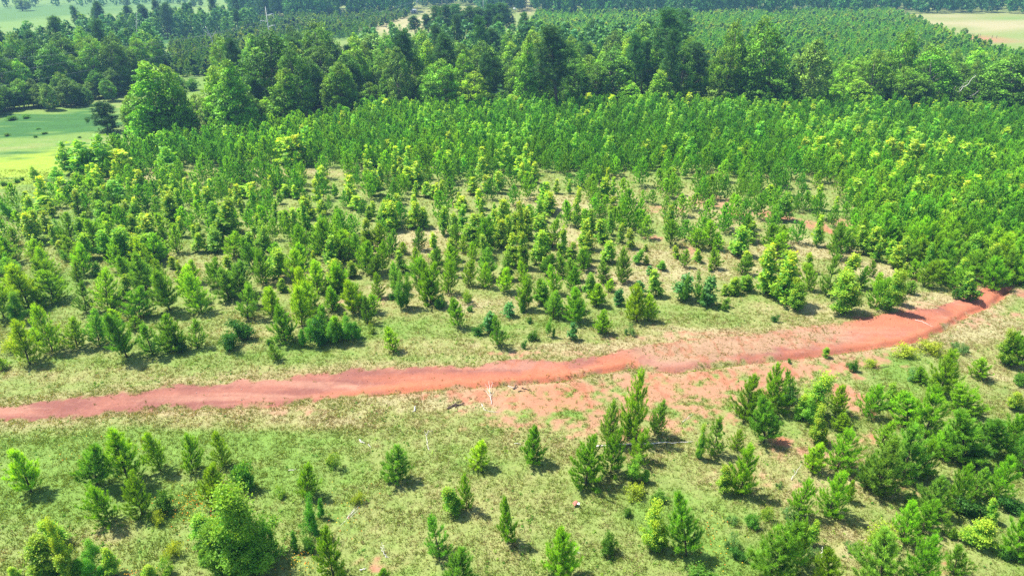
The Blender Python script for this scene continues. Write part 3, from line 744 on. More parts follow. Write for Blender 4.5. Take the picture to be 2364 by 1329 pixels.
# young pines along the upper side of the track and in the field behind it
spec('pine', 'D', [(20,1215,1130,90),(205,1185,890,170),(360,1095,770,180),(530,1070,865,150),(680,1055,810,160),(865,1135,800,190),(1040,1115,880,180),(1180,1095,850,170),(1345,1075,880,140),(1950,1045,790,170),(1885,1150,1040,100),(250,1015,930,110),
  (200,795,500,230),(370,755,540,230),(280,810,680,130),(590,835,630,125),(740,815,540,170),(960,865,660,190),(1000,695,430,180),(1160,820,520,180),(1290,755,510,150),(1380,830,560,170),(1560,745,540,160),(1690,880,640,150),(1860,860,650,120),
  (30,870,540,160),(100,660,480,180),(330,640,440,150),(790,900,800,110),(930,950,860,110),(1640,700,480,160),(1730,800,640,120),(2300,1035,850,110),(2200,1010,780,130),(2060,930,650,150),(2130,860,600,150),(2270,820,650,110)])
spec('pine', 'E', [(380,1090,930,110),(820,935,735,110),(1090,1055,830,130),(1800,970,810,120),(1470,865,690,130),(1620,885,660,165),(1760,785,630,110),(2040,890,640,150),(2120,890,700,110),(200,905,710,110),(110,835,600,130),(240,825,690,110),(630,775,480,150)])
spec('pine', 'J', [(210,650,400,150),(60,480,270,130),(850,360,100,200),(680,360,150,180),(1300,430,170,230),(1450,470,280,150),(560,400,260,130),(1600,800,540,130),(1750,640,440,130),(1470,620,430,180),(2100,650,370,200),(2280,600,400,140),
  (1700,370,230,140),(2000,260,80,200),(2250,200,50,140),(1550,230,80,150),(1900,230,130,130),(80,850,680,200),(330,830,680,180),(1080,880,780,130)])
spec('pine', 'K', [(60,600,350,160),(600,850,470,250),(310,1060,740,200),(400,930,700,160),(720,620,380,150),(850,640,440,150),(880,860,600,160),(730,840,620,150),(1110,960,690,140),(1430,770,570,130),(1420,970,740,110),(1290,800,690,100),(520,1160,870,170),
  (720,1150,860,200),(850,1290,1040,170),(1540,1250,870,170),(1700,1160,860,150),(1880,1100,860,130),(2030,1110,880,130),(2200,1150,920,160),(1080,1200,980,130),(670,1290,1110,120),(1230,1170,890,120),(950,1329,1170,120),(110,1320,1110,150),(400,1290,920,200)])
spec('pine', 'L', [(70,300,40,170),(440,180,60,110),(550,200,40,150),(640,210,80,120),(960,590,200,220),(1080,500,290,130),(1190,350,210,110),(1110,330,220,90),(1310,290,100,150),(1450,460,240,150),(1560,410,240,150),(1500,680,480,200),(1360,720,480,160),
  (1590,750,560,180),(1710,730,470,180),(1830,620,400,140),(720,500,340,130),(670,380,240,80),(600,600,380,140),(420,540,290,140),(90,480,350,150),(190,300,150,80),(1130,660,440,150),(1730,390,270,80),(2000,980,800,150),(1760,930,740,130),
  (1480,920,760,110),(920,1060,750,140),(750,1060,870,130),(320,1170,900,140),(480,1130,920,140),(190,1250,1000,170),(30,1300,1000,140),(300,1320,1130,140),(500,1320,1140,160),(690,1270,1060,140),(800,1140,1020,90),(1030,1329,1110,170),
  (1170,1320,1180,100),(1730,260,100,150),(1640,250,90,110),(1900,470,250,120),(1960,330,130,140),(2150,500,250,150),(2270,600,430,150)])
spec('pine', 'M', [(160,740,530,140),(280,700,480,200),(550,1180,810,180),(400,1130,880,150),(640,770,540,130),(610,560,360,120),(860,1110,910,110),(960,1010,860,80),(830,910,800,80),(1030,1160,980,120),(1000,1300,1020,180),(1100,1329,1180,100),
  (1300,1160,1040,120),(1340,1020,840,120),(1440,1090,830,180),(1570,1050,830,200),(1750,1130,900,200),(2050,1110,820,230),(300,400,170,170),(730,480,330,110),(820,520,380,90),(1500,760,560,180),(1400,860,640,200),(1650,900,680,190),(1850,960,740,190),
  (2200,1060,760,220),(2320,1080,800,200),(1950,880,640,200),(1280,880,690,170),(1180,760,560,170)])
# leafy saplings (last number: how yellow the fresh growth is)
spec('sap', 'G', [(2150,1035,755,110,.15),(1660,1240,690,430,.4),(1850,1220,930,270,.15),(1420,1105,905,170,.8),(1420,1210,1010,230,.35),(1740,1270,980,330,.25),(1540,1250,960,260,.3),(1560,1330,1110,260,.25),(540,1290,905,150,1),(430,1110,925,190,.95),(330,1315,1060,200,.8),(660,1290,1080,210,.1),
  (790,1320,1150,110,.95),(640,1345,1200,150,.05),(120,1335,1250,90,1),(1020,1345,1230,170,.8),(2330,1345,1250,90,1),(500,1340,1150,140,.9)])
spec('sap', 'H', [(800,865,680,150,.8),(2080,690,510,220,.35),(2130,1090,790,230,.75)])
spec('sap', 'I', [(920,275,-40,270,.75),(850,255,80,200,.2),(960,400,140,150,.9),(120,515,270,90,1),(1440,195,20,95,.8),(320,755,570,120,.9),(2290,195,80,160,.95),(2310,570,320,190,.2),(2260,560,490,120,.9),(1040,880,800,90,.2),(2140,960,800,90,1),(2030,1115,940,200,1),
  (1580,810,730,90,.3),(1830,1075,920,140,.7),(900,1115,955,100,1)])
spec('sap', 'F', [(2180,1175,940,160,.85),(1000,1140,1070,60,.8),(600,700,370,150,.95),(720,770,420,180,.9),(820,810,600,130,.95),(1130,835,560,250,.75),(1440,825,530,140,1),(190,775,550,115,.1),(30,745,560,110,.1),(370,705,590,130,.95),(460,675,560,110,.4),(320,805,740,90,.5),(2000,750,565,190,.65)], ymin=600)
spec('sap', 'E', [(1460,1005,870,95,.3),(480,805,560,150,.4),(90,1030,850,150,.2),(10,1030,860,150,.1),(1250,800,550,150,.5),(1380,775,590,120,.3)])
spec('sap', 'D', [(120,905,700,120,.5),(850,745,570,120,.5),(2260,1050,880,150,.1),(2110,1065,870,130,.15),(2340,1020,850,120,.6),(2030,830,700,110,.7),(1930,690,600,110,.9),(2290,690,470,150,.8),(1880,600,400,190,.5)], ymax=9e9)
spec('sap', 'J', [(330,160,20,80,.2),(530,180,20,140,.4),(1050,320,140,220,.2),(860,200,60,140,.4),(1580,150,-10,200,.5),(1580,530,270,200,.8),(1150,480,340,140,1),(1900,480,210,160,.9),(2000,700,320,280,.6),(1180,890,550,300,.4),(1450,850,610,230,.5),(1960,790,600,230,.4),(1780,790,620,190,.6),
  (780,850,620,200,.6),(950,840,590,200,.4),(320,690,430,150,.6),(560,670,500,120,.1),(750,570,440,200,.6),(1000,480,320,200,.3),(1330,620,440,180,.8),(560,810,690,110,.9),(660,870,760,150,.1),(2230,840,630,200,.7),(400,420,290,200,.7),(720,160,80,150,.6),
  (2200,300,190,140,.5),(700,300,200,150,.5),(880,1010,900,150,.3),(1570,940,830,120,.9),(1450,990,905,80,1)])
spec('sap', 'K', [(1200,600,350,160,.9),(1400,570,330,150,.8),(1350,200,0,180,.8),(1040,220,70,140,.9),(820,330,90,150,.6),(870,410,270,150,.5),(1570,300,180,120,1),(1650,640,390,130,.7),(1930,710,440,180,.7),(2130,630,400,120,.7),(2300,650,430,150,.8),(1750,850,650,120,1),
  (1300,980,790,150,.4),(1080,710,600,150,.8),(1340,1295,980,160,.25),(830,1010,860,220,.8),(100,970,760,220,.5),(450,650,340,130,.6),(360,690,400,150,.6),(230,590,400,120,.5),(590,450,310,120,.6),(240,300,180,110,.8),(350,240,60,140,.4),(150,210,60,130,.5),
  (1250,410,250,100,.6),(1500,290,150,110,.8),(1820,410,270,130,.8),(1920,260,100,110,.5),(2050,240,70,120,.6),(2060,830,610,150,.6),(2280,910,620,140,.8),(1100,490,330,110,.7),(690,1030,880,130,.8)])
spec('sap', 'L', [(500,560,190,100,.95),(780,295,10,70,.85),(840,285,100,70,.95),(250,450,240,150,.95),(740,700,490,180,1),(790,880,680,220,.95),(1000,750,580,130,1),(560,910,730,150,.9),(140,890,580,160,.5),(370,890,540,140,.7),(1050,890,760,110,.35),(1350,610,360,110,.95),
  (1420,835,720,110,1),(1610,865,740,180,.95),(1970,810,540,180,.9),(2080,710,520,150,.7),(2230,930,720,180,.95),(2050,895,770,120,.9),(2250,1150,930,220,.9),(1230,1190,960,170,.6),(1850,1295,1200,110,.4),(1940,1155,1010,150,.9),(2040,1130,1000,110,.4),(1860,1175,1080,90,1),
  (1720,955,880,70,1),(620,1185,950,150,.4),(1140,895,810,110,.8),(1270,935,840,100,.5),(220,955,820,60,.95),(2220,330,200,150,.8),(1130,775,710,100,.7),(30,730,330,100,.9),(900,700,520,80,.9),(30,930,600,110,.7)])
spec('sap', 'M', [(40,940,730,180,1),(180,970,760,160,.8),(140,1210,920,200,1),(290,1310,1060,160,.8),(380,970,790,100,.8),(720,1090,780,160,.8),(1140,1250,950,150,1),(1010,860,640,120,1),(1180,930,720,160,.9),(1260,990,880,170,1),(470,735,450,110,.85),(770,790,570,150,.6),(900,810,560,150,.5),
  (460,410,170,110,.8),(220,400,290,60,1),(1420,540,330,150,.8),(1600,610,400,150,.8),(1800,570,430,120,.7),(2020,550,390,120,.8),(2180,390,180,120,.7),(2250,260,60,120,.7),(1620,250,80,120,.6),(30,340,180,110,.8),(960,190,90,100,.7),(2190,1085,950,80,.7)])
spec('blue', 'L', [(1690,1265,1000,170),(1450,1205,980,190),(890,1265,1130,100),(1170,990,910,120),(1090,1185,1050,110)])
spec('blue', 'E', [(1030,960,830,110),(1600,1015,900,80),(1160,855,760,120),(1910,775,660,70)])
spec('blue', 'F', [(190,775,690,130)])
# shrubs (last number picks the look: 0 dark round, .25 yellowish, .5 mid green, .75 yellow, 1 grey green)
spec('shrub', 'G', [(1690,740,560,190,.5),(1160,850,730,180,.5),(1080,970,880,110,.75),(1170,1190,1085,130,.75),(1170,1300,1200,150,.25),(2240,585,475,170,.25),(1470,1325,1240,150,.5),(1940,770,700,110,.25),(1600,1330,1200,200,.5),(2110,1130,1040,140,.5),(400,1335,1260,150,.5)])
spec('shrub', 'H', [(2040,765,680,170,.75),(1870,1150,1020,155,.5),(130,815,740,100,.75),(2220,800,740,170,.5),(1960,910,850,90,.5)])
spec('shrub', 'I', [(750,950,850,130,1),(580,925,830,130,.25),(380,960,890,100,1),(360,1115,1020,120,1),(410,1195,1130,110,0),(520,1010,920,140,.5),(1350,1110,965,240,.75),(1170,1150,1085,80,1),(1260,1135,1095,90,.25),(1980,905,790,240,0),(2280,895,805,170,0),(2200,1205,1120,140,.5),
  (2330,1245,1180,110,.5),(130,1335,1235,260,.5),(690,710,670,60,1),(920,1190,1110,130,1),(740,150,60,150,0),(2010,560,430,190,0)])
spec('shrub', 'F', [(1320,1205,1150,90,.75),(1220,1240,1160,90,.5),(1170,1205,1165,50,1),(1560,1140,1045,160,.75),(1720,1105,1020,180,.75),(660,895,845,60,0),(1590,1295,1215,130,1),(1940,1110,1040,130,1),(1880,1185,1140,80,1),(1920,745,660,80,.5),(760,1180,1150,40,.5),(2320,1335,1250,120,.5)])
spec('shrub', 'E', [(960,985,915,90,0),(720,805,720,110,.5),(380,745,690,80,0),(860,765,660,100,.25),(250,970,900,50,.25),(1270,1075,1020,45,0),(1780,960,890,70,1),(1980,975,900,70,1),(1310,905,870,40,0),(1350,1020,960,100,.5),(910,830,790,60,.5)])
spec('shrub', 'D', [(1570,1085,960,150,0),(1660,1010,875,160,0),(1830,1055,1010,60,.5),(90,1095,985,130,.75),(1240,1085,990,130,0),(2190,1045,880,170,0),(800,780,690,110,0),(360,150,90,120,.25)])
spec('shrub', 'A', [(1340,615,535,140,.5),(250,880,868,60,.5),(240,942,924,50,.5),(290,915,898,60,.5),(590,815,803,40,.5),(545,945,932,40,.5),(110,1255,1225,50,.5),(155,1240,1215,50,.5),(20,1275,1240,60,.5),(60,820,790,110,.5),(190,800,775,90,.5),(60,925,905,60,.5)])
# small bumps in the near plain: grown trees
spec('hard1', 'A', [(1080,970,430,330),(1240,965,450,230),(1520,910,455,200),(1650,960,420,270),(1960,890,475,250)])
spec('hard3', 'A', [(1530,940,590,240),(930,950,640,170),(1840,880,670,170)])
spec('hard0', 'A', [(1350,920,640,250),(2200,640,140,330),(2290,800,430,260),(1230,700,480,150)])
spec('hard2', 'A', [(1880,780,215,380),(2100,830,330,240),(1000,930,720,210),(1180,970,700,260),(1700,900,640,200)])
spec('cedar', 'A', [(740,900,690,190),(1750,810,540,140)])
spec('sap', 'A', [(600,1200,950,220,.4),(470,1190,960,120,.5),(720,1190,910,190,.3),(860,1190,1010,190,.7),(1130,1080,890,140,.5),(1160,1190,1000,170,.2),(1950,1010,850,130,.4)])
spec('hard0', 'B', [(210,780,570,230),(60,800,420,230),(680,780,410,300),(1700,720,380,230),(2100,660,330,270)])
spec('hard1', 'B', [(360,750,440,150),(590,480,205,130),(1280,750,250,170),(1370,710,270,150),(2170,750,480,190),(120,660,430,180),(760,760,470,150)])
spec('hard5', 'B', [(520,750,500,170),(820,490,280,250),(1130,750,610,200),(2040,620,160,280),(290,540,230,330),(1000,480,290,200)])
spec('hard6', 'B', [(930,790,490,235)])
spec('hard2', 'B', [(1840,710,350,300),(2330,710,330,210),(1600,740,400,200),(960,620,380,200),(1420,690,400,180)])
spec('hard3', 'B', [(1990,745,555,190),(1440,760,600,150),(1180,760,640,150)])
spec('tpine', 'B', [(480,660,250,190),(1060,490,190,150),(100,660,300,190),(540,320,105,190),(690,320,40,150),(725,330,30,130),(790,300,25,150),(860,310,70,140),(890,320,40,140),(960,300,40,150),(1050,300,25,150),(1090,290,12,170),(1140,280,25,150),(1180,250,70,130),
  (640,310,90,140),(1020,310,60,130),(820,320,90,120),(930,310,100,120),(2260,660,50,250),(1500,790,165,260)])
spec('hard0', 'C', [(310,740,140,220),(560,760,115,350),(1430,720,190,230),(1300,740,330,270),(1480,760,450,260),(1700,760,310,330),(2010,770,600,240)])
spec('hard3', 'C', [(430,740,460,220),(1060,750,560,180),(80,740,600,110),(180,770,660,130),(1180,760,520,190)])
spec('hard5', 'C', [(280,740,500,260),(820,770,270,300),(960,720,520,150),(700,720,600,200),(740,760,520,220)])
spec('hard2', 'C', [(1560,780,500,260),(1850,780,560,200),(2210,800,380,320),(2340,810,420,220),(620,770,420,300),(1980,780,500,180),(2130,800,560,220)])
spec('tpine', 'C', [(60,690,290,190)])
spec('hard0', 'C', [(1880,210,185,70),(1955,235,190,60)])
# lone trees standing in the meadow at the top left
spec('hard5', 'A', [(155,78,-20,130),(872,45,-30,60),(1325,48,-10,50),(1365,45,-15,40)])

# ------------------------------------------------------------------ random fill where the photo shows plants too many to read one by one
FX = np.array([[t['x'], t['y']] for t in things])
def poly_mask(px, py, poly):
    return in_poly(np.asarray(px, float), np.asarray(py, float), np.array(poly, float))
def scatter(poly, spacing, seed, tries, avoid=.85, own=None):
    """dart throwing on the ground inside an outline read off the photo"""
    rng = np.random.default_rng(seed)
    W = np.array([at(*p) for p in poly])
    lo, hi = W.min(0), W.max(0)
    cell = {}
    out = []
    def near_ok(x, y, d):
        c = int(x // 4), int(y // 4)
        k = int(d // 4) + 1
        for i in range(-k, k + 1):
            for j in range(-k, k + 1):
                for (a, b, dd) in cell.get((c[0] + i, c[1] + j), ()):
                    m = min(d, dd) if dd else d
                    if (a - x) ** 2 + (b - y) ** 2 < m * m: return False
        return True
    for a, b in (FX if own is None else np.vstack([FX, own])):
        cell.setdefault((int(a // 4), int(b // 4)), []).append((a, b, spacing * avoid))
    C = rng.uniform(lo, hi, (tries, 2))
    px, py = pix(C[:, 0], C[:, 1])
    ok = poly_mask(px, py, poly)
    C, px, py = C[ok], px[ok], py[ok]
    for (x, y), a, b in zip(C, px, py):
        if near_ok(x, y, spacing):
            cell.setdefault((int(x // 4), int(y // 4)), []).append((x, y, 0))
            out.append((x, y, a, b))
    return np.array(out) if out else np.zeros((0, 4))
def bl2(px, py, L):
    v = np.zeros(np.shape(px))
    for (cx, cyy, rx, ry, k) in L:
        v = np.maximum(v, k * (1 - sstep(.6, 1.15, np.hypot((px - cx) / rx, (py - cyy) / ry))))
    return v
GAPS = [(620, 398, 280, 12, 1), (340, 412, 110, 14, 1), (175, 525, 70, 24, .9), (430, 610, 110, 34, .8), (970, 560, 80, 34, 1), (860, 610, 60, 16, .7), (1560, 615, 210, 48, 1), (1500, 550, 100, 20, .8), (1880, 575, 115, 22, 1), (1640, 490, 90, 22, 1), (1520, 480, 70, 18, .9), (1340, 480, 120, 20, .6),
        (1900, 522, 70, 16, .9), (2010, 620, 100, 26, 1), (1740, 640, 90, 50, 1), (1310, 542, 50, 24, 1), (1420, 430, 60, 16, .5), (1100, 465, 40, 12, .6), (690, 640, 60, 16, .6), (1600, 385, 40, 14, .6), (2120, 660, 60, 20, .9), (100, 560, 60, 20, .5), (1190, 470, 60, 14, .5), (1260, 430, 40, 12, .5), (1780, 560, 60, 20, .8)]
SAPS = [(1050, 470, 430, 105, .6), (300, 520, 420, 110, .62), (1330, 570, 230, 70, .6), (2150, 480, 260, 160, .35), (1900, 350, 160, 60, .3), (150, 430, 160, 50, .6), (1000, 410, 260, 24, .55), (800, 600, 300, 60, .3)]
FIELD = [(-60, 515), (0, 500), (100, 468), (180, 428), (240, 380), (480, 335), (700, 308), (850, 274), (1200, 262), (1600, 258), (2424, 252), (2424, 655), (2200, 650), (2060, 640), (1900, 590), (1500, 640), (1200, 655), (600, 660), (-60, 660)]
F = scatter(FIELD, 1.5, 3, 46000, .95)
rg = np.random.default_rng(5)
gap = bl2(F[:, 2], F[:, 3], GAPS)
pd = np.where((F[:, 3] < 400) | (F[:, 2] > 1950), .95, np.where(np.abs(F[:, 2] - 1150) < 500, .40, np.where(F[:, 2] < 650, .50, .38)))
keep = rg.random(len(F)) < pd * (1 - gap)
F = F[keep]
for x, y, px, py in F:
    sp = .07 + float(bl2(np.array([px]), np.array([py]), SAPS)[0]) * (1 if py > 395 or px < 300 or px > 1850 else .2)
    if py < 300: sp = max(sp, .22)
    if py < 400 and px > 300: sp += .07
    if R.random() < sp:
        h = R.uniform(2.2, 4.4) + (1.4 if py < 400 and px > 300 else 0); things.append(dict(kind='sap', x=x, y=y, h=h, w=h * R.uniform(.36, .64), t=R.choice([.9, .8, .9, .6, .4, 1.0]) if py > 380 else R.choice([.1, .3, .5]), px=px, py=py, ex=False))
    else:
        h = R.uniform(3.4, 5.6) if py < 430 or px > 1900 else R.uniform(2.4, 4.6); things.append(dict(kind='pine', x=x, y=y, h=h, w=h * (R.uniform(.44, .66) if py < 420 else R.uniform(.48, .74)), t=.3, px=px, py=py, ex=False))
# saplings along the foot of the left wood
for i in range(30):
    px = -30 + i * 10.8; py = 268 - (px / 300) * 36 - R.uniform(0, 16)
    x, y = at(px, py); h = R.uniform(4.5, 7.5)
    things.append(dict(kind=R.choice(['hard0', 'hard2', 'hard5']), x=x, y=y, h=h, w=h * R.uniform(.6, .9), t=.1, px=px, py=py, ex=False))
WOODS = [  # outline, spacing, seed, darts, height range, mix of kinds
    ([(-60, 238), (300, 212), (390, 170), (370, 128), (200, 132), (-60, 150)], 4.9, 21, 4000, (9, 15), ('hard0', 'hard2', 'hard2', 'hard0', 'tpine', 'hard5', 'hard3', 'hard0')),
    ([(190, 105), (400, 92), (590, 84), (590, 62), (420, 66), (190, 84)], 5.0, 22, 3000, (9, 13), ('hard2', 'hard0', 'tpine', 'hard2', 'hard5')),
    ([(500, 218), (640, 180), (840, 160), (1000, 140), (1240, 128), (1600, 140), (1600, 250), (860, 262), (700, 262), (540, 250)], 5.6, 23, 4600, (9, 15), ('hard0', 'hard1', 'hard2', 'hard5', 'hard3', 'hard0', 'tpine', 'hard2')),
    ([(1600, 190), (2364, 200), (2420, 252), (1600, 252)], 6.5, 24, 1200, (6, 11), ('hard0', 'hard2', 'hard5', 'hard3'))]
OWN = np.zeros((0, 2))
for poly, sp, sd, n, (h0, h1), mix in WOODS:
    S = scatter(poly, sp, sd, n, .75, OWN)
    for x, y, px, py in S:
        k = R.choice(mix); h = R.uniform(h0, h1) * (1.25 if k == 'tpine' else 1)
        things.append(dict(kind=k, x=x, y=y, h=h, w=h * (R.uniform(.28, .36) if k == 'tpine' else R.uniform(.46, .66)), t=.3, px=px, py=py, ex=False))
    if len(S): OWN = np.vstack([OWN, S[:, :2]])
KM = dict(pine=None, sap=None, blue=blue_sap, shrub=shrubs, tpine=tpine, cedar=cedar)

# ------------------------------------------------------------------ labels: look + rank beside a landmark one can find in the photo
MARKS = [(1128, 915, "the white branched dead limb"), (1050, 932, "the rotten dark log"), (1490, 1020, "the long pale fallen log"), (565, 1290, "the largest tree below the track"),
  (170, 1290, "the bottom left leafy clump"), (545, 790, "the two-lobed round dark bush"), (1330, 1160, "the rusty white scrap"), (1880, 930, "the bright tree among dark pines"),
  (1785, 1015, "the small red soil scar"), (888, 1275, "the white forked stick"), (2130, 800, "the bright low twin shrubs"), (1905, 815, "the seedling on the gully edge"),
  (1400, 840, "the raised gully ridge"), (0, 955, "the track's left end"), (2262, 690, "the track's right end"), (1412, 1265, "the lone round green shrub"), (760, 1075, "the spreading yellowish shrub"),
  (1150, 797, "the dark pine above the track"), (908, 808, "the lone pale pine above the track"), (1632, 700, "the bluish sapling on pale grass"), (1930, 720, "the leafy clump touching the track"),
  (1900, 522, "the biggest red patch at right"), (1640, 490, "the tan patch right of centre"), (1880, 575, "the pale grass strip at right"), (970, 560, "the tan clearing at centre"),
  (402, 410, "the round-topped tree at left"), (178, 525, "the yellow grass gap at left"), (302, 605, "the tallest tree of the left field"), (0, 560, "the left edge at mid height"),
  (2364, 520, "the right edge at mid height"), (620, 398, "the tan strip below the woods"), (1544, 222, "the tallest dark pine"), (1095, 267, "the round bright tree"), (632, 150, "the pole with curved arms"),
  (362, 325, "the big pyramid-shaped tree"), (2240, 230, "the bare dead limbs at right"), (1753, 255, "the widest twin-topped tree"), (1090, 100, "the bare-trunked pine stand"), (2280, 88, "the red scar in the meadow"),
  (130, 300, "the green meadow"), (455, 205, "the pale round meadow bush"), (0, 170, "the left edge in the woods"), (2364, 260, "the right edge in the woods"), (0, 1329, "the bottom left corner"),
  (2364, 1329, "the bottom right corner"), (2364, 950, "the right edge below the track"), (1182, 1329, "the middle of the bottom edge"), (1600, 1329, "the grey-green bottom shrub"), (1855, 700, "the yellow leafy cluster"),
  (1250, 545, "the small central tan gap"), (600, 520, "the left field's middle"), (640, 950, "the track's lower edge"), (1530, 610, "the bare ground right of centre"), (2100, 350, "the dense right field's top"), (1100, 330, "the dense pine band's middle")]
MP = np.array([m[:2] for m in MARKS], float)
def ordn(k):
    w = ["closest", "second closest", "third closest", "fourth closest", "fifth closest", "sixth closest", "seventh closest", "eighth closest", "ninth closest", "tenth closest"]
    return w[k] if k < 10 else "%d%s closest" % (k + 1, "th" if 10 <= (k + 1) % 100 <= 20 else {1: "st", 2: "nd", 3: "rd"}.get((k + 1) % 10, "th"))
def rank_labels(items, noun):
    P = np.array([[t['px'], t['py']] for t in items])
    best = [None] * len(items)
    for mi, m in enumerate(MARKS):
        d = P - MP[mi]
        dist = np.hypot(d[:, 0], d[:, 1])
        sec = np.where(np.abs(d[:, 0]) > np.abs(d[:, 1]), np.where(d[:, 0] > 0, 0, 1), np.where(d[:, 1] < 0, 2, 3))
        for s, nm in enumerate(("right of", "left of", "above", "below")):
            idx = np.where((sec == s) & (dist > 14))[0]
            for r, i in enumerate(idx[np.argsort(dist[idx])]):
                q = (r + dist[i] / 80.0, r, nm, m[2])
                if best[i] is None or q < best[i]: best[i] = q
    for t, b in zip(items, best):
        t['label'] = "%s, %s %s %s" % (noun(t), ordn(b[1]), b[2], b[3])
def look(t, small, big):
    size = "small" if t['h'] < small else "tall" if t['h'] > big else "mid-sized"
    shp = "slender" if t['w'] / t['h'] < .45 else "bushy" if t['w'] / t['h'] > .66 else ""
    return (size + " " + shp).strip()
def noun_pine(t): return look(t, 2.3, 4.0) + " young pine"
def noun_sap(t): return look(t, 2.0, 3.8) + (" yellow-green" if t['t'] > .55 else " green") + " sapling"
HERO = [('pine', 1149, 797, "dark dense young pine alone between the track and the field"), ('pine', 908, 808, "small pale green young pine alone on the verge above the track"),
  ('blue', 1632, 868 - 0, ""), ('hard6', 1095, 267, "round bright yellow-green tree standing at the foot of the mixed wood"), ('tpine', 1545, 223, "tallest dark pine rising above the wood right of centre"),
  ('hard1', 365, 328, "big pyramid-shaped leafy tree at the left end of the wood"), ('hard0', 1753, 257, "widest broad-crowned tree with a twin top right of centre"),
  ('shrub', 455, 208, "pale round bush alone on the grass behind the left wood"), ('shrub', 531, 807, "front lobe of the dark round bush pair above the track"), ('shrub', 562, 782, "rear lobe of the dark round bush pair above the track"),
  ('sap', 559, 1295, "largest leafy tree below the track, wide and dark at its foot"), ('sap', 535, 431, "round-topped bright tree at the edge of the left field"), ('sap', 1903, 818, "single small yellow-green seedling on the edge of the track gully"),
  ('shrub', 1413, 1268, "lone round green shrub on open grass near the bottom edge"), ('sap', 302, 608, "tallest leafy tree in the middle of the left field"), ('shrub', 758, 1077, "spreading yellowish shrub on the grass left of centre below the track"),
  ('hard5', 52, 26, "lone dark tree in the far meadow at the top left corner")]

# ------------------------------------------------------------------ instancing: 300 nearest of a kind as objects, the rest as one mass
rv = random.Random(99)
def pick(K, t, key=None):
    return K[rv.randrange(len(K))] if key is None else K[min(range(len(K)), key=key)]
def put(t, name, V, cat, group):
    tm, cm, h0, w0 = V
    o = bpy.data.objects.new(name, None)
    scene.collection.objects.link(o)
    o.empty_display_size = .3
    o.location = (t['x'], t['y'], float(gz(t['x'], t['y'])) - .03)
    lean = t.get('lean', .055)
    o.rotation_euler = (rv.gauss(0, lean), rv.gauss(0, lean), rv.uniform(0, 6.28))
    sz, sw = t['h'] / h0, t['w'] / w0
    sw = min(max(sw, sz * .55), sz * 1.9)
    o.scale = (sw, sw * rv.uniform(.9, 1.1), sz)
    for nm, me in (("trunk", tm), ("crown", cm)):
        c = bpy.data.objects.new(nm, me)
        scene.collection.objects.link(c)
        c.parent = o
    tag(o, t['label'], cat, group)
    return o
for t in things:
    if t['kind'] == 'sap' and t['h'] < .5: t['h'] = .5
pines = sorted([t for t in things if t['kind'] == 'pine'], key=lambda t: t['y'])
saps = sorted([t for t in things if t['kind'] == 'sap'], key=lambda t: t['y'])
rank_labels(pines, noun_pine)
rank_labels(saps, noun_sap)
rank_labels([t for t in things if t['kind'] == 'blue'], lambda t: look(t, 1.6, 3) + " grey-green sapling")
rank_labels([t for t in things if t['kind'] == 'shrub'], lambda t: ("dark green", "olive", "mid-green", "yellow-green", "grey-green")[round(t['t'] * 4)] + " shrub")
hw = [t for t in things if t['kind'].startswith('hard')]
HN = ("broad leafy", "pyramid-shaped leafy", "dark leafy", "bright green leafy", "narrow leafy", "grey-green leafy", "round yellow-green")
rank_labels(hw, lambda t: ("tall " if t['h'] > 13 else "") + HN[int(t['kind'][4])] + " tree")
rank_labels([t for t in things if t['kind'] == 'tpine'], lambda t: ("very tall" if t['h'] > 16 else "tall") + " dark pine")
rank_labels([t for t in things if t['kind'] == 'cedar'], lambda t: "bushy dark pine")
for k, hx, hy, lb in HERO:
    c = [t for t in things if t['kind'] == k]
    if lb and c:
        b = min(c, key=lambda t: (t['px'] - hx) ** 2 + (t['py'] - hy) ** 2)
        b['label'] = lb
NP, NS = 296, 290
hw.sort(key=lambda t: t['y'])
HKEEP = {id(t) for t in hw[:292]} | {id(t) for t in hw if t['ex']}
for i, t in enumerate(pines[:NP]):
    K = pine_near if t['y'] < 74 else pine_mid
    put(t, "young_pine", pick(K, t), "pine", "young pines planted on both sides of the track")
for i, t in enumerate(saps[:NS]):
    K = sap_near if t['y'] < 66 else sap_mid
    YL = ([.75, .35, .95, .15, 1.0, .55] if K is sap_near else [.8, .35, 1.0, .12, .95, .6])
    v = min(range(6), key=lambda j: abs(YL[j] - t['t']) + rv.random() * .25)
    V = K[v]
    if t['y'] < 62 and t['h'] > 3.3: V = sap_big[1 if t['t'] > .55 else 0 if t['t'] > .2 else 2]
    put(t, "broadleaf_sapling", V, "sapling", "leafy saplings growing wild between the pines")
for t in things:
    k = t['kind']
    if k == 'shrub': put(t, "shrub", shrubs[round(t['t'] * 4)], "shrub", "low shrubs in the grass")
    elif k == 'blue': put(t, "broadleaf_sapling", pick(blue_sap, t), "sapling", "leafy saplings growing wild between the pines")
    elif k == 'tpine': put(t, "tall_pine", pick(tpine, t), "pine", "tall pines of the mixed wood")
    elif k == 'cedar': put(t, "bushy_pine", pick(cedar, t), "pine", "bushy pines at the wood's edge")
    elif k.startswith('hard') and id(t) in HKEEP: put(t, "broadleaf_tree", hard[int(k[4])], "tree", "grown leafy trees of the mixed wood")
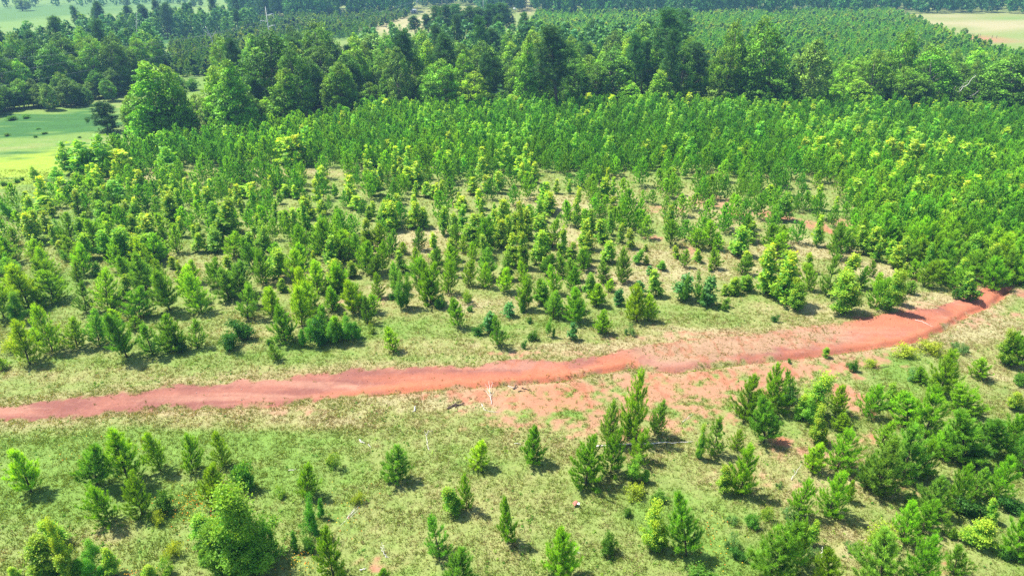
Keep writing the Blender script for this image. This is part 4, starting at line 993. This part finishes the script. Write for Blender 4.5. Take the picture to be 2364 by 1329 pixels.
def mass(name, label, items, protos, mat, seed, hue=.16):
    """one mesh out of many plants nobody could count"""
    rng = np.random.default_rng(seed)
    VV, CC, TT, n = [], [], [], 0
    for t in items:
        V, C, T, Q = protos[t['v']] if 'v' in t else protos[rng.integers(len(protos))]
        h0 = V[:, 2].max(); w0 = 2 * np.percentile(np.hypot(V[:, 0], V[:, 1]), 96)
        sw, sz = t['w'] / w0, t['h'] / h0
        a = rng.uniform(0, 2 * pi); c, s = cos(a), sin(a)
        x, y = V[:, 0] * sw, V[:, 1] * sw
        VV.append(np.stack([x * c - y * s + t['x'], x * s + y * c + t['y'], V[:, 2] * sz + t['z']], 1).astype(np.float32))
        CC.append((C * t.get('m', 1) * rng.uniform(1 - hue, 1 + hue) * np.array([rng.uniform(.85, 1.12), 1, rng.uniform(.8, 1.2)])).astype(np.float32))
        TT.append(T + n); n += len(V)
    if not VV: return
    me = to_mesh(name, (np.concatenate(VV), np.concatenate(CC), np.concatenate(TT), np.zeros((0, 4), int)), mat)
    return tag(link(name, me), label, None, None, "stuff")
def withz(L):
    z = gz(np.array([t['x'] for t in L]), np.array([t['y'] for t in L]))
    for t, q in zip(L, z): t['z'] = float(q)
    return L
rest_p, rest_s = withz(pines[NP:]), withz(saps[NS:])
for t in rest_p:
    q = vnoise(np.array([t['x']]), np.array([t['y']]), 14, 78)[0] + (.45 if t['px'] > 1850 and t['py'] > 370 else .12 if t['py'] > 380 else -.05)
    t['v'] = rv.choice([3, 1, 3]) if q + rv.random() * .3 > .95 else rv.choice([1, 0, 4]) if q + rv.random() * .3 > .6 else rv.choice([0, 2, 4])
mass("young_pine_thicket", "dense mass of young pines filling the back of the field", rest_p, low_pine, M_PINE, 1)
for t in rest_s: t['v'] = int(np.argmin([abs(q - t['t']) + rv.random() * .3 for q in (.8, .3, .1, .9)]))
mass("sapling_thicket", "leafy saplings mixed into the dense back of the pine field", rest_s, low_sap, M_LEAF, 2)
# the far plantations and the wood that closes the view
def region(poly, sp, seed, n, h0, h1, wr):
    S = scatter(poly, sp, seed, n, .3, OWN)
    return withz([dict(x=a, y=b, h=R.uniform(h0, h1), w=0) | dict() for a, b, _, _ in S]) if len(S) else []
P1 = [(1225, 62), (1240, 34), (1600, 38), (2050, 30), (2090, 45), (2150, 68), (2240, 106), (2300, 128), (2420, 132), (2420, 215), (1600, 230), (1560, 150), (1240, 130), (1190, 90)]
P2 = [(390, 188), (600, 160), (620, 96), (560, 88), (400, 108)]
P3 = [(560, 100), (820, 92), (868, 66), (950, 38), (900, 34), (560, 58)]
P4 = [(880, 80), (960, 60), (980, 50), (1010, 60), (1000, 90), (900, 100)]
def dim(L, m):
    for t in L: t['m'] = m
    return L
fp = region(P1, 2.5, 41, 30000, 3.0, 5.2, 0) + dim(region(P2, 2.6, 42, 5000, 3.5, 5.5, 0), .55) + dim(region(P3, 3.0, 43, 6000, 3.5, 6, 0), .62) + region(P4, 6, 44, 300, 2.5, 4, 0)
mass("back_wood", "farther leafy trees merging into one wood behind the nearer ones", withz([t for t in hw if id(t) not in HKEEP]), far_hard, M_FAR, 9)
fs = []
fq = []
for t in fp:
    t['w'] = t['h'] * R.uniform(.5, .75)
    q = vnoise(np.array([t['x']]), np.array([t['y']]), 22, 77)[0]
    (fs if R.random() < (.2 + .6 * (q > .45)) else fq).append(t)
mass("far_plantation", "far plantation of young pines beyond the mixed wood", fq, far_pine, M_PINE, 3)
mass("far_saplings", "leafy saplings speckling the far plantation", fs, far_sap, M_LEAF, 4)
BELT = [[(540, 44), (760, 46), (948, 34), (960, 18), (540, 18)], [(960, 16), (1100, 12), (1118, 30), (1206, 26), (1206, 4), (960, 4)],
        [(1228, 38), (1500, 41), (1760, 38), (1990, 34), (2060, 31), (2440, 33), (2440, 12), (1228, 10)], [(-60, -4), (2440, -4), (2440, -14), (-60, -14)], [(-60, 20), (-60, 12), (200, 6), (540, 3), (540, 10)]]
fh, ft = [], []
for i, b in enumerate(BELT):
    for t in region(b, 6.4 if i < 3 else 9, 50 + i, 2600 if i < 3 else 900, 15, 22, 0):
        if i == 4: t['h'] *= .45
        t['w'] = t['h'] * R.uniform(.36, .52)
        (ft if R.random() < .35 else fh).append(t)
for t in ft: t['h'] *= 1.1; t['w'] *= .75
mass("far_woodland", "far leafy wood closing the view along the top edge", fh, far_hard, M_FAR, 5)
mass("far_pinewood", "far dark pines standing in the wood along the top edge", ft, far_tpine, M_FAR, 6)
print("COUNTS pines", len(pines), "saps", len(saps), "hard", len(hw), "tp", len([t for t in things if t['kind'] == 'tpine']), "fp", len(fq), len(fs), "belt", len(fh), len(ft))

# ------------------------------------------------------------------ dead wood and other small things in the grass
def limb_mesh(name, paths, mat, col=(.5, .45, .4)):
    g = G()
    for P, r0, r1 in paths:
        P = np.asarray(P, float)
        tube(g, P, np.linspace(r0, r1, len(P)), 6, col)
    return to_mesh(name, g.arrays(), mat, True)
def wob(P, n, amp, seed):
    rng = np.random.default_rng(seed)
    P = np.asarray(P, float)
    t = np.linspace(0, len(P) - 1, n)
    Q = np.stack([np.interp(t, np.arange(len(P)), P[:, k]) for k in range(3)], 1)
    Q[1:-1] += rng.normal(size=(n - 2, 3)) * amp
    return Q
def gp(px, py, z=.06):
    x, y = at(px, py)
    return np.array([x, y, float(gz(x, y)) + z])
def dead(name, label, cat, pix_paths, mat=M_DEAD, r=.03, group=None, seed=0, lift=.05):
    paths, o0 = [], None
    for k, pp in enumerate(pix_paths):
        P = np.array([gp(p[0], p[1], p[2] if len(p) > 2 else lift) for p in pp])
        if o0 is None: o0 = P[0].copy()
        rr = r if k == 0 else r * .55
        paths.append((wob(P - o0, max(4, 3 * len(P)), .03, seed + k), rr, rr * .35))
    o = link(name, limb_mesh(name, paths, mat))
    o.location = o0
    return tag(o, label, cat, group)
DG = "dead wood lying in the grass below the track"
dead("dead_limb", "white branched dead limb lying on red soil below the track", "dead branch", [[(1135, 930, .05), (1131, 908, .3), (1129, 893, .75)], [(1134, 920, .2), (1122, 908, .35), (1114, 905, .4)], [(1132, 912, .28), (1124, 902, .5), (1120, 897, .55)], [(1131, 906, .35), (1137, 898, .6), (1135, 893, .7)], [(1133, 916, .2), (1140, 908, .3)]], r=.03, group=DG, seed=1)
dead("dead_limb", "pale curved stick on the ground just left of the white dead limb's foot", "dead branch", [[(1112, 928), (1114, 936), (1121, 943), (1132, 946), (1158, 948)]], r=.032, group=DG, seed=5)
dead("rotten_log", "dark rotten log lying among brown litter below the track", "log", [[(1033, 939), (1048, 932), (1072, 926)], [(1044, 931), (1058, 924), (1066, 923)], [(1040, 934), (1034, 932)], [(1060, 930), (1072, 931)], [(1050, 936), (1062, 934)]], M_DARKWOOD, .10, DG, 7, .08)
dead("stump_debris", "broken dark stump piece with pale splinters on red soil", "stump", [[(1186, 898, .05), (1190, 893, .15), (1196, 892, .1)], [(1196, 902), (1204, 901), (1212, 902)], [(1204, 896), (1216, 898), (1227, 902)]], M_DARKWOOD, .09, DG, 9)
dead("dead_limb", "short white stick leaning beside the dark stump piece", "dead branch", [[(1172, 888), (1180, 893), (1192, 897)]], r=.04, group=DG, seed=11)
dead("small_stump", "small grey stump with a pale top in the grass below the track", "stump", [[(957, 943, .0), (957, 940, .14), (957, 938, .22)], [(957, 941, .12), (961, 936, .2)], [(958, 944), (951, 946)]], M_DEAD, .07, DG, 13)
dead("dead_limb", "thin forked twig with a trailing stem left of the bare red soil", "dead branch", [[(991, 1034), (985, 1016), (983, 1002), (989, 990, .15)], [(987, 996, .1), (1000, 991, .2)], [(986, 1000, .1), (979, 993, .2)]], r=.022, group=DG, seed=15)
dead("dead_limb", "bleached wood chip and stick on green grass above the small pine", "dead branch", [[(829, 1010), (836, 1016), (841, 1018)], [(850, 1020), (854, 1028)], [(832, 1016), (838, 1012)]], r=.05, group=DG, seed=17)
dead("dead_brush", "feathery grey dead brush lying left of the yellow shrub", "dead branch", [[(800, 1192), (814, 1176), (828, 1163)], [(802, 1188), (816, 1170), (822, 1165)], [(803, 1192), (822, 1176), (830, 1170)], [(806, 1186), (818, 1180), (826, 1174)], [(798, 1196), (790, 1202), (785, 1208)], [(808, 1182), (816, 1176), (820, 1172)]], M_DEAD, .022, DG, 19)
dead("dead_limb", "white forked stick standing in bare soil near the bottom edge", "dead branch", [[(891, 1281), (885, 1274, .2), (879, 1266, .4)], [(888, 1277, .1), (886, 1268, .4), (883, 1261, .6)], [(889, 1281), (897, 1283)]], r=.035, group=DG, seed=21)
dead("fallen_log", "long thin pale log lying across the grass behind the pine group", "log", [[(1376, 1025, .08), (1430, 1022, .1), (1490, 1020, .1), (1545, 1018, .1), (1600, 1015, .08)]], r=.065, group=DG, seed=23)
dead("dead_limb", "short grey stick left of the lone pine below the bare soil", "dead branch", [[(1187, 1018), (1196, 1019), (1203, 1019)]], r=.035, group=DG, seed=25)
dead("dead_limb", "short pale log end showing left of the largest tree's foot", "dead branch", [[(1254 - 780, 1300), (481, 1299), (487, 1298)]], r=.06, group=DG, seed=27)
dead("dead_limb", "thin grey stick lying left of the narrow pine and right of the yellow shrub", "dead branch", [[(665, 1080), (676, 1079), (683, 1078)]], r=.03, group=DG, seed=29)
dead("dead_limb", "brown stick on dry ground between the low shrubs at right", "dead branch", [[(2020, 855), (2036, 851), (2051, 848)]], M_BARK, .035, DG, 31)
dead("dead_root", "thin pale root crossing the orange soil at the track's right end", "root", [[(2112, 742), (2130, 747), (2140, 752), (2154, 757)], [(2140, 752), (2150, 752)]], M_DEAD, .03, DG, 33)
dead("dead_limb", "upright broken twig on bare soil among the right pines", "dead branch", [[(1828, 1106), (1832, 1098, .2), (1846, 1086, .7)], [(1836, 1097, .3), (1828, 1090, .5)]], r=.025, group=DG, seed=35)
dead("dead_limb", "pale snapped stub standing behind the bottom right pines", "dead branch", [[(1897, 1285), (1896, 1277, .3), (1895, 1272, .5)]], r=.04, group=DG, seed=37)
dead("dead_limb", "crooked twig on the bare pink soil right of the pine group", "dead branch", [[(1576, 970), (1586, 963), (1598, 955, .15)], [(1588, 962), (1597, 960)]], r=.022, group=DG, seed=39)
dead("dead_limb", "thin pale twig lying on grass near the two bottom pines", "dead branch", [[(1326, 1265), (1334, 1270), (1341, 1276)]], r=.025, group=DG, seed=41)
dead("dead_limb", "pale driftwood piece beside the bottom left pine", "dead branch", [[(830, 1311), (838, 1309), (846, 1308)], [(838, 1309), (842, 1304)]], r=.045, group=DG, seed=43)
# the scrap: a bent rusty sheet with a white flap
def scrap():
    c = gp(1330, 1162, .10)
    root = bpy.data.objects.new("metal_scrap", None); scene.collection.objects.link(root); root.location = c
    rng = np.random.default_rng(3)
    def sheet_(name, w, l, mat, off, rot, th=.012):
        n = 6
        u = np.linspace(-w / 2, w / 2, n); v = np.linspace(-l / 2, l / 2, n)
        U, W = np.meshgrid(u, v)
        Z = .10 * np.sin(U * 7 + 1) + .06 * np.cos(W * 8) + rng.normal(size=U.shape) * .02
        ca, sa = cos(rot), sin(rot)
        V = np.stack([U * ca - W * sa + off[0], U * sa + W * ca + off[1], Z + off[2]], 2).reshape(-1, 3)
        V2 = V + [0, 0, th]
        i = (np.arange(n - 1)[:, None] * n + np.arange(n - 1)[None]).ravel()
        q = np.stack([i, i + 1, i + n + 1, i + n], 1)
        bd = [k for k in range(n - 1)] + [(k + 1) * n - 1 for k in range(n - 1)] + [n * n - 1 - k for k in range(n - 1)] + [n * (n - 1 - k) for k in range(n - 1)]
        e = np.array([(bd[k], bd[(k + 1) % len(bd)], bd[(k + 1) % len(bd)] + n * n, bd[k] + n * n) for k in range(len(bd))])
        link(name, to_mesh(name, (np.vstack([V, V2]), np.full((2 * n * n, 3), .5), np.zeros((0, 3), int), np.vstack([q[:, ::-1], q + n * n, e])), mat), root)
    sheet_("rusty_plate", .36, .32, M_RUST, (-.04, .05, .05), .4)
    sheet_("white_flap", .13, .16, M_WHITE, (.16, -.12, .10), .9)
    tag(root, "rusty and white crumpled scrap lying on open grass below the pine group", "scrap")
scrap()
# leaning dead limbs over the wood at the right, bare snags at the left
def snag(name, label, px, py, tops, r, mat=M_DEAD, group=None, seed=0):
    x, y = at(px, py)
    z0 = float(gz(x, y))
    root = bpy.data.objects.new(name, None); scene.collection.objects.link(root); root.location = (x, y, z0)
    for k, path in enumerate(tops):
        pts = []
        for (qx, qy, dy) in path:
            d = ray(qx, qy); Yq = y + dy
            t = Yq / d[1]
            pts.append([d[0] * t - x, Yq - y, CAM_H + d[2] * t - z0])
        P = np.array(pts)
        if k == 0: P = np.vstack([[0, 0, 0], P])
        rr = r if k == 0 else r * .5
        link("trunk" if k == 0 else "bare_branch", limb_mesh(name, [(wob(P, max(5, 3 * len(P)), .12, seed + k), rr, rr * .4)], mat), root)
    return tag(root, label, "dead tree", group)
SG = "bare dead trees at the wood"
snag("dead_tree", "leaning bare grey dead tree over the dark wood at the right", 2195, 262, [[(2215, 210, -3), (2230, 197, -3.5), (2253, 175, -4)], [(2205, 218, -2.6), (2222, 200, -3.2), (2235, 185, -3.6)], [(2214, 240, -3), (2232, 226, -3.5), (2265, 228, -4)], [(2210, 243, -3), (2240, 222, -3.5), (2262, 210, -4)], [(2200, 222, -2), (2206, 200, -2.6)]], .12, group=SG, seed=50)
snag("dead_tree", "bare pale snag rising from the young trees behind the left wood", 494, 128, [[(492, 105, 0), (484, 78, 0), (474, 62, 0)], [(488, 92, 0), (497, 72, 0)], [(484, 80, 0), (470, 70, 0), (462, 56, 0)], [(488, 88, 0), (478, 82, 0)]], .22, group=SG, seed=60)
snag("dead_tree", "thin bare spire of a dead tree above the left wood's top", 316, 118, [[(316, 70, 0), (315, 30, 0)], [(315, 60, 0), (320, 48, 0)], [(316, 55, 0), (311, 45, 0)]], .16, group=SG, seed=70)
# ------------------------------------------------------------------ power line
def pole(px, py_base, py_top, label, arms=(), lean=0.0, r=.19, wood=False):
    x, y = at(px, py_base)
    z0 = float(gz(x, y)); h = top_z(y, py_top) - z0
    root = bpy.data.objects.new("utility_pole", None); scene.collection.objects.link(root); root.location = (x, y, z0)
    mat = M_BARK if wood else M_CONC
    link("pole", limb_mesh("pole", [([[0, 0, -.5], [0, 0, h * .5], [0, 0, h]], r, r * .55)], mat), root)
    link("pole_cap", limb_mesh("pole_cap", [([[0, 0, h], [0, 0, h + .12]], r * .62, r * .4)], M_METAL), root)
    tips = []
    for (pz, side, ln) in arms:
        z = top_z(y, pz) - z0
        dx, dy = .86 * side, .5 * side
        P = [[0, 0, z], [dx * ln * .35, dy * ln * .35, z + .25], [dx * ln * .75, dy * ln * .75, z + .48], [dx * ln, dy * ln, z + .5]]
        a = link("arm", limb_mesh("arm", [(P, .10, .07)], M_METAL), root)
        e = np.array(P[-1])
        g = G(); zz = np.linspace(0, -1.5, 16)
        tube(g, np.stack([np.zeros(16), np.zeros(16), zz], 1) + e, [.035 if k % 2 else .09 for k in range(16)], 8, (.4, .4, .4))
        ins = link("insulator", to_mesh("insulator", g.arrays(), M_METAL, True), a)
        tips.append(np.array([x, y, z0]) + e + [0, 0, -1.5])
    tag(root, label, "utility pole", "poles of the power line")
    return tips, np.array([x, y, z0 + h])
T0, top0 = pole(632, 150, 16, "tall pale pole with three curved arms above the left wood", [(37, 1, 2.3), (51, -1, 2.3), (63, 1, 2.3)])
T1, top1 = pole(964, 34, -14, "tall pale far pole in the clearing at the top edge", [(-4, 1, 2.2), (-1, -1, 2.2), (2, 1, 2.2)], r=.24)
T2, top2 = pole(1116, 40, -10, "pale far pole behind the bare-trunked pine stand", [(0, 1, 1.6)], r=.22)
T3, top3 = pole(892, 64, 30, "short dark wooden pole beside the tan clearing", [], r=.16, wood=True)
T4, top4 = pole(955 + 66, 24, -16, "dim grey far pole against the dark wood at the top edge", [], r=.18)
def wire(a, b, sag, label, i):
    t = np.linspace(0, 1, 40)[:, None]
    P = a + (b - a) * t
    P[:, 2] -= (4 * sag * t * (1 - t))[:, 0]
    o = link("overhead_wire", limb_mesh("overhead_wire", [(P - a, .022, .022)], M_WIRE))
    o.location = a
    tag(o, label, "wire", "wires of the power line")
LW = ["upper", "middle", "lower"]
order = [1, 0, 2]
ENDS = []
for k, (pyl, j) in enumerate(((126, 1), (157, 0), (186, 2))):
    d = ray(0, pyl); Yq = 171.0
    t = Yq / d[1]
    q = np.array([d[0] * t, Yq, CAM_H + d[2] * t])
    e = T0[j] + (q - T0[j]) * 1.55 + np.array([0, 0, 1.0])
    wire(T0[j], e, 2.0, "%s of the three wires running from the curved arms to the left edge" % LW[k], k)
    wire(T0[j], T1[j], 3.0, "far wire running right from the %s curved arm to the clearing" % ("top right", "left", "low right")[j], k)
# ------------------------------------------------------------------ small far things
def box(g, c, s, col=(.5, .5, .5)):
    x, y, z = [np.array([-1, 1]) * k / 2 for k in s]
    V = np.array([[a, b, d] for d in z for b in y for a in x]) + c
    g.add(V, np.array(col), None, np.array([[0, 2, 3, 1], [4, 5, 7, 6], [0, 1, 5, 4], [2, 6, 7, 3], [0, 4, 6, 2], [1, 3, 7, 5]]))
def shed():
    x, y = at(955, 31)
    root = bpy.data.objects.new("shed", None); scene.collection.objects.link(root); root.location = (x, y, float(gz(x, y))); root.rotation_euler = (0, 0, .3)
    g = G(); box(g, np.array([0, 0, .9]), (3.4, 2.2, 1.8)); link("wall", to_mesh("shed_wall", g.arrays(), M_CONC), root)
    g = G(); V = np.array([[-1.9, -1.3, 1.82], [1.9, -1.3, 1.82], [1.9, 1.3, 1.82], [-1.9, 1.3, 1.82], [-1.9, 0, 2.5], [1.9, 0, 2.5]])
    g.add(V, np.array([.6, .6, .6]), np.array([[0, 4, 3], [1, 2, 5]]), np.array([[0, 1, 5, 4], [2, 3, 4, 5], [0, 3, 2, 1]])); link("roof", to_mesh("shed_roof", g.arrays(), M_METAL), root)
    g = G(); box(g, np.array([.6, -1.13, .75]), (.8, .06, 1.4)); link("door", to_mesh("shed_door", g.arrays(), M_BARK), root)
    tag(root, "tiny pale box-like shed beside the far pole in the clearing", "shed")
shed()
def sign():
    x, y = at(1188, 36)
    root = bpy.data.objects.new("signboard", None); scene.collection.objects.link(root); root.location = (x, y, float(gz(x, y)))
    h = top_z(y, 18)
    for dx in (-.6, .6): link("post", limb_mesh("sign_post", [([[dx, 0, -.2], [dx, 0, h]], .06, .06)], M_BARK), root)
    g = G(); box(g, np.array([0, -.1, h - .55]), (1.5, .06, 1.1)); link("panel", to_mesh("sign_panel", g.arrays(), M_WHITE), root)
    tag(root, "tiny blank white board right of the bare-trunked pine stand", "sign")
sign()
fpost = limb_mesh("fence_post", [([[0, 0, -.3], [0, 0, 1.35]], .09, .08)], M_BARK)
for i, (px, py) in enumerate(((2239, 83), (2243, 83.5), (2247, 84), (2258, 85), (2262, 85.5), (2290, 88), (2300, 89))):
    o = link("fence_post", fpost); o.location = gp(px, py, 0)
    tag(o, "dark wooden fence post in the bleached meadow, number %s from the left" % ("one", "two", "three", "four", "five", "six", "seven")[i], "fence post", "fence posts in the meadow")
# ------------------------------------------------------------------ haze: even air over the whole scene
def haze(density):
    bpy.context.view_layer.update()
    x0, x1, y0, y1, z0, z1 = -3450, 3450, -1100, 4300, -2.0, 60
    V = np.array([[a, b, d] for d in (z0, z1) for b in (y0, y1) for a in (x0, x1)], float)
    g = G(); g.add(V, np.array([1., 1, 1]), None, np.array([[0, 2, 3, 1], [4, 5, 7, 6], [0, 1, 5, 4], [2, 6, 7, 3], [0, 4, 6, 2], [1, 3, 7, 5]]))
    m, N, L = new_mat("haze_air")
    v = N.new("ShaderNodeVolumePrincipled")
    v.inputs['Color'].default_value = (.28, .54, .92, 1)
    v.inputs['Density'].default_value = density
    v.inputs['Anisotropy'].default_value = .2
    o = N.new("ShaderNodeOutputMaterial"); L.new(v.outputs[0], o.inputs['Volume'])
    h = link("haze", to_mesh("haze", g.arrays(), m))
    tag(h, "thin blue summer haze over the whole view", None, None, "stuff")
haze(.00030)
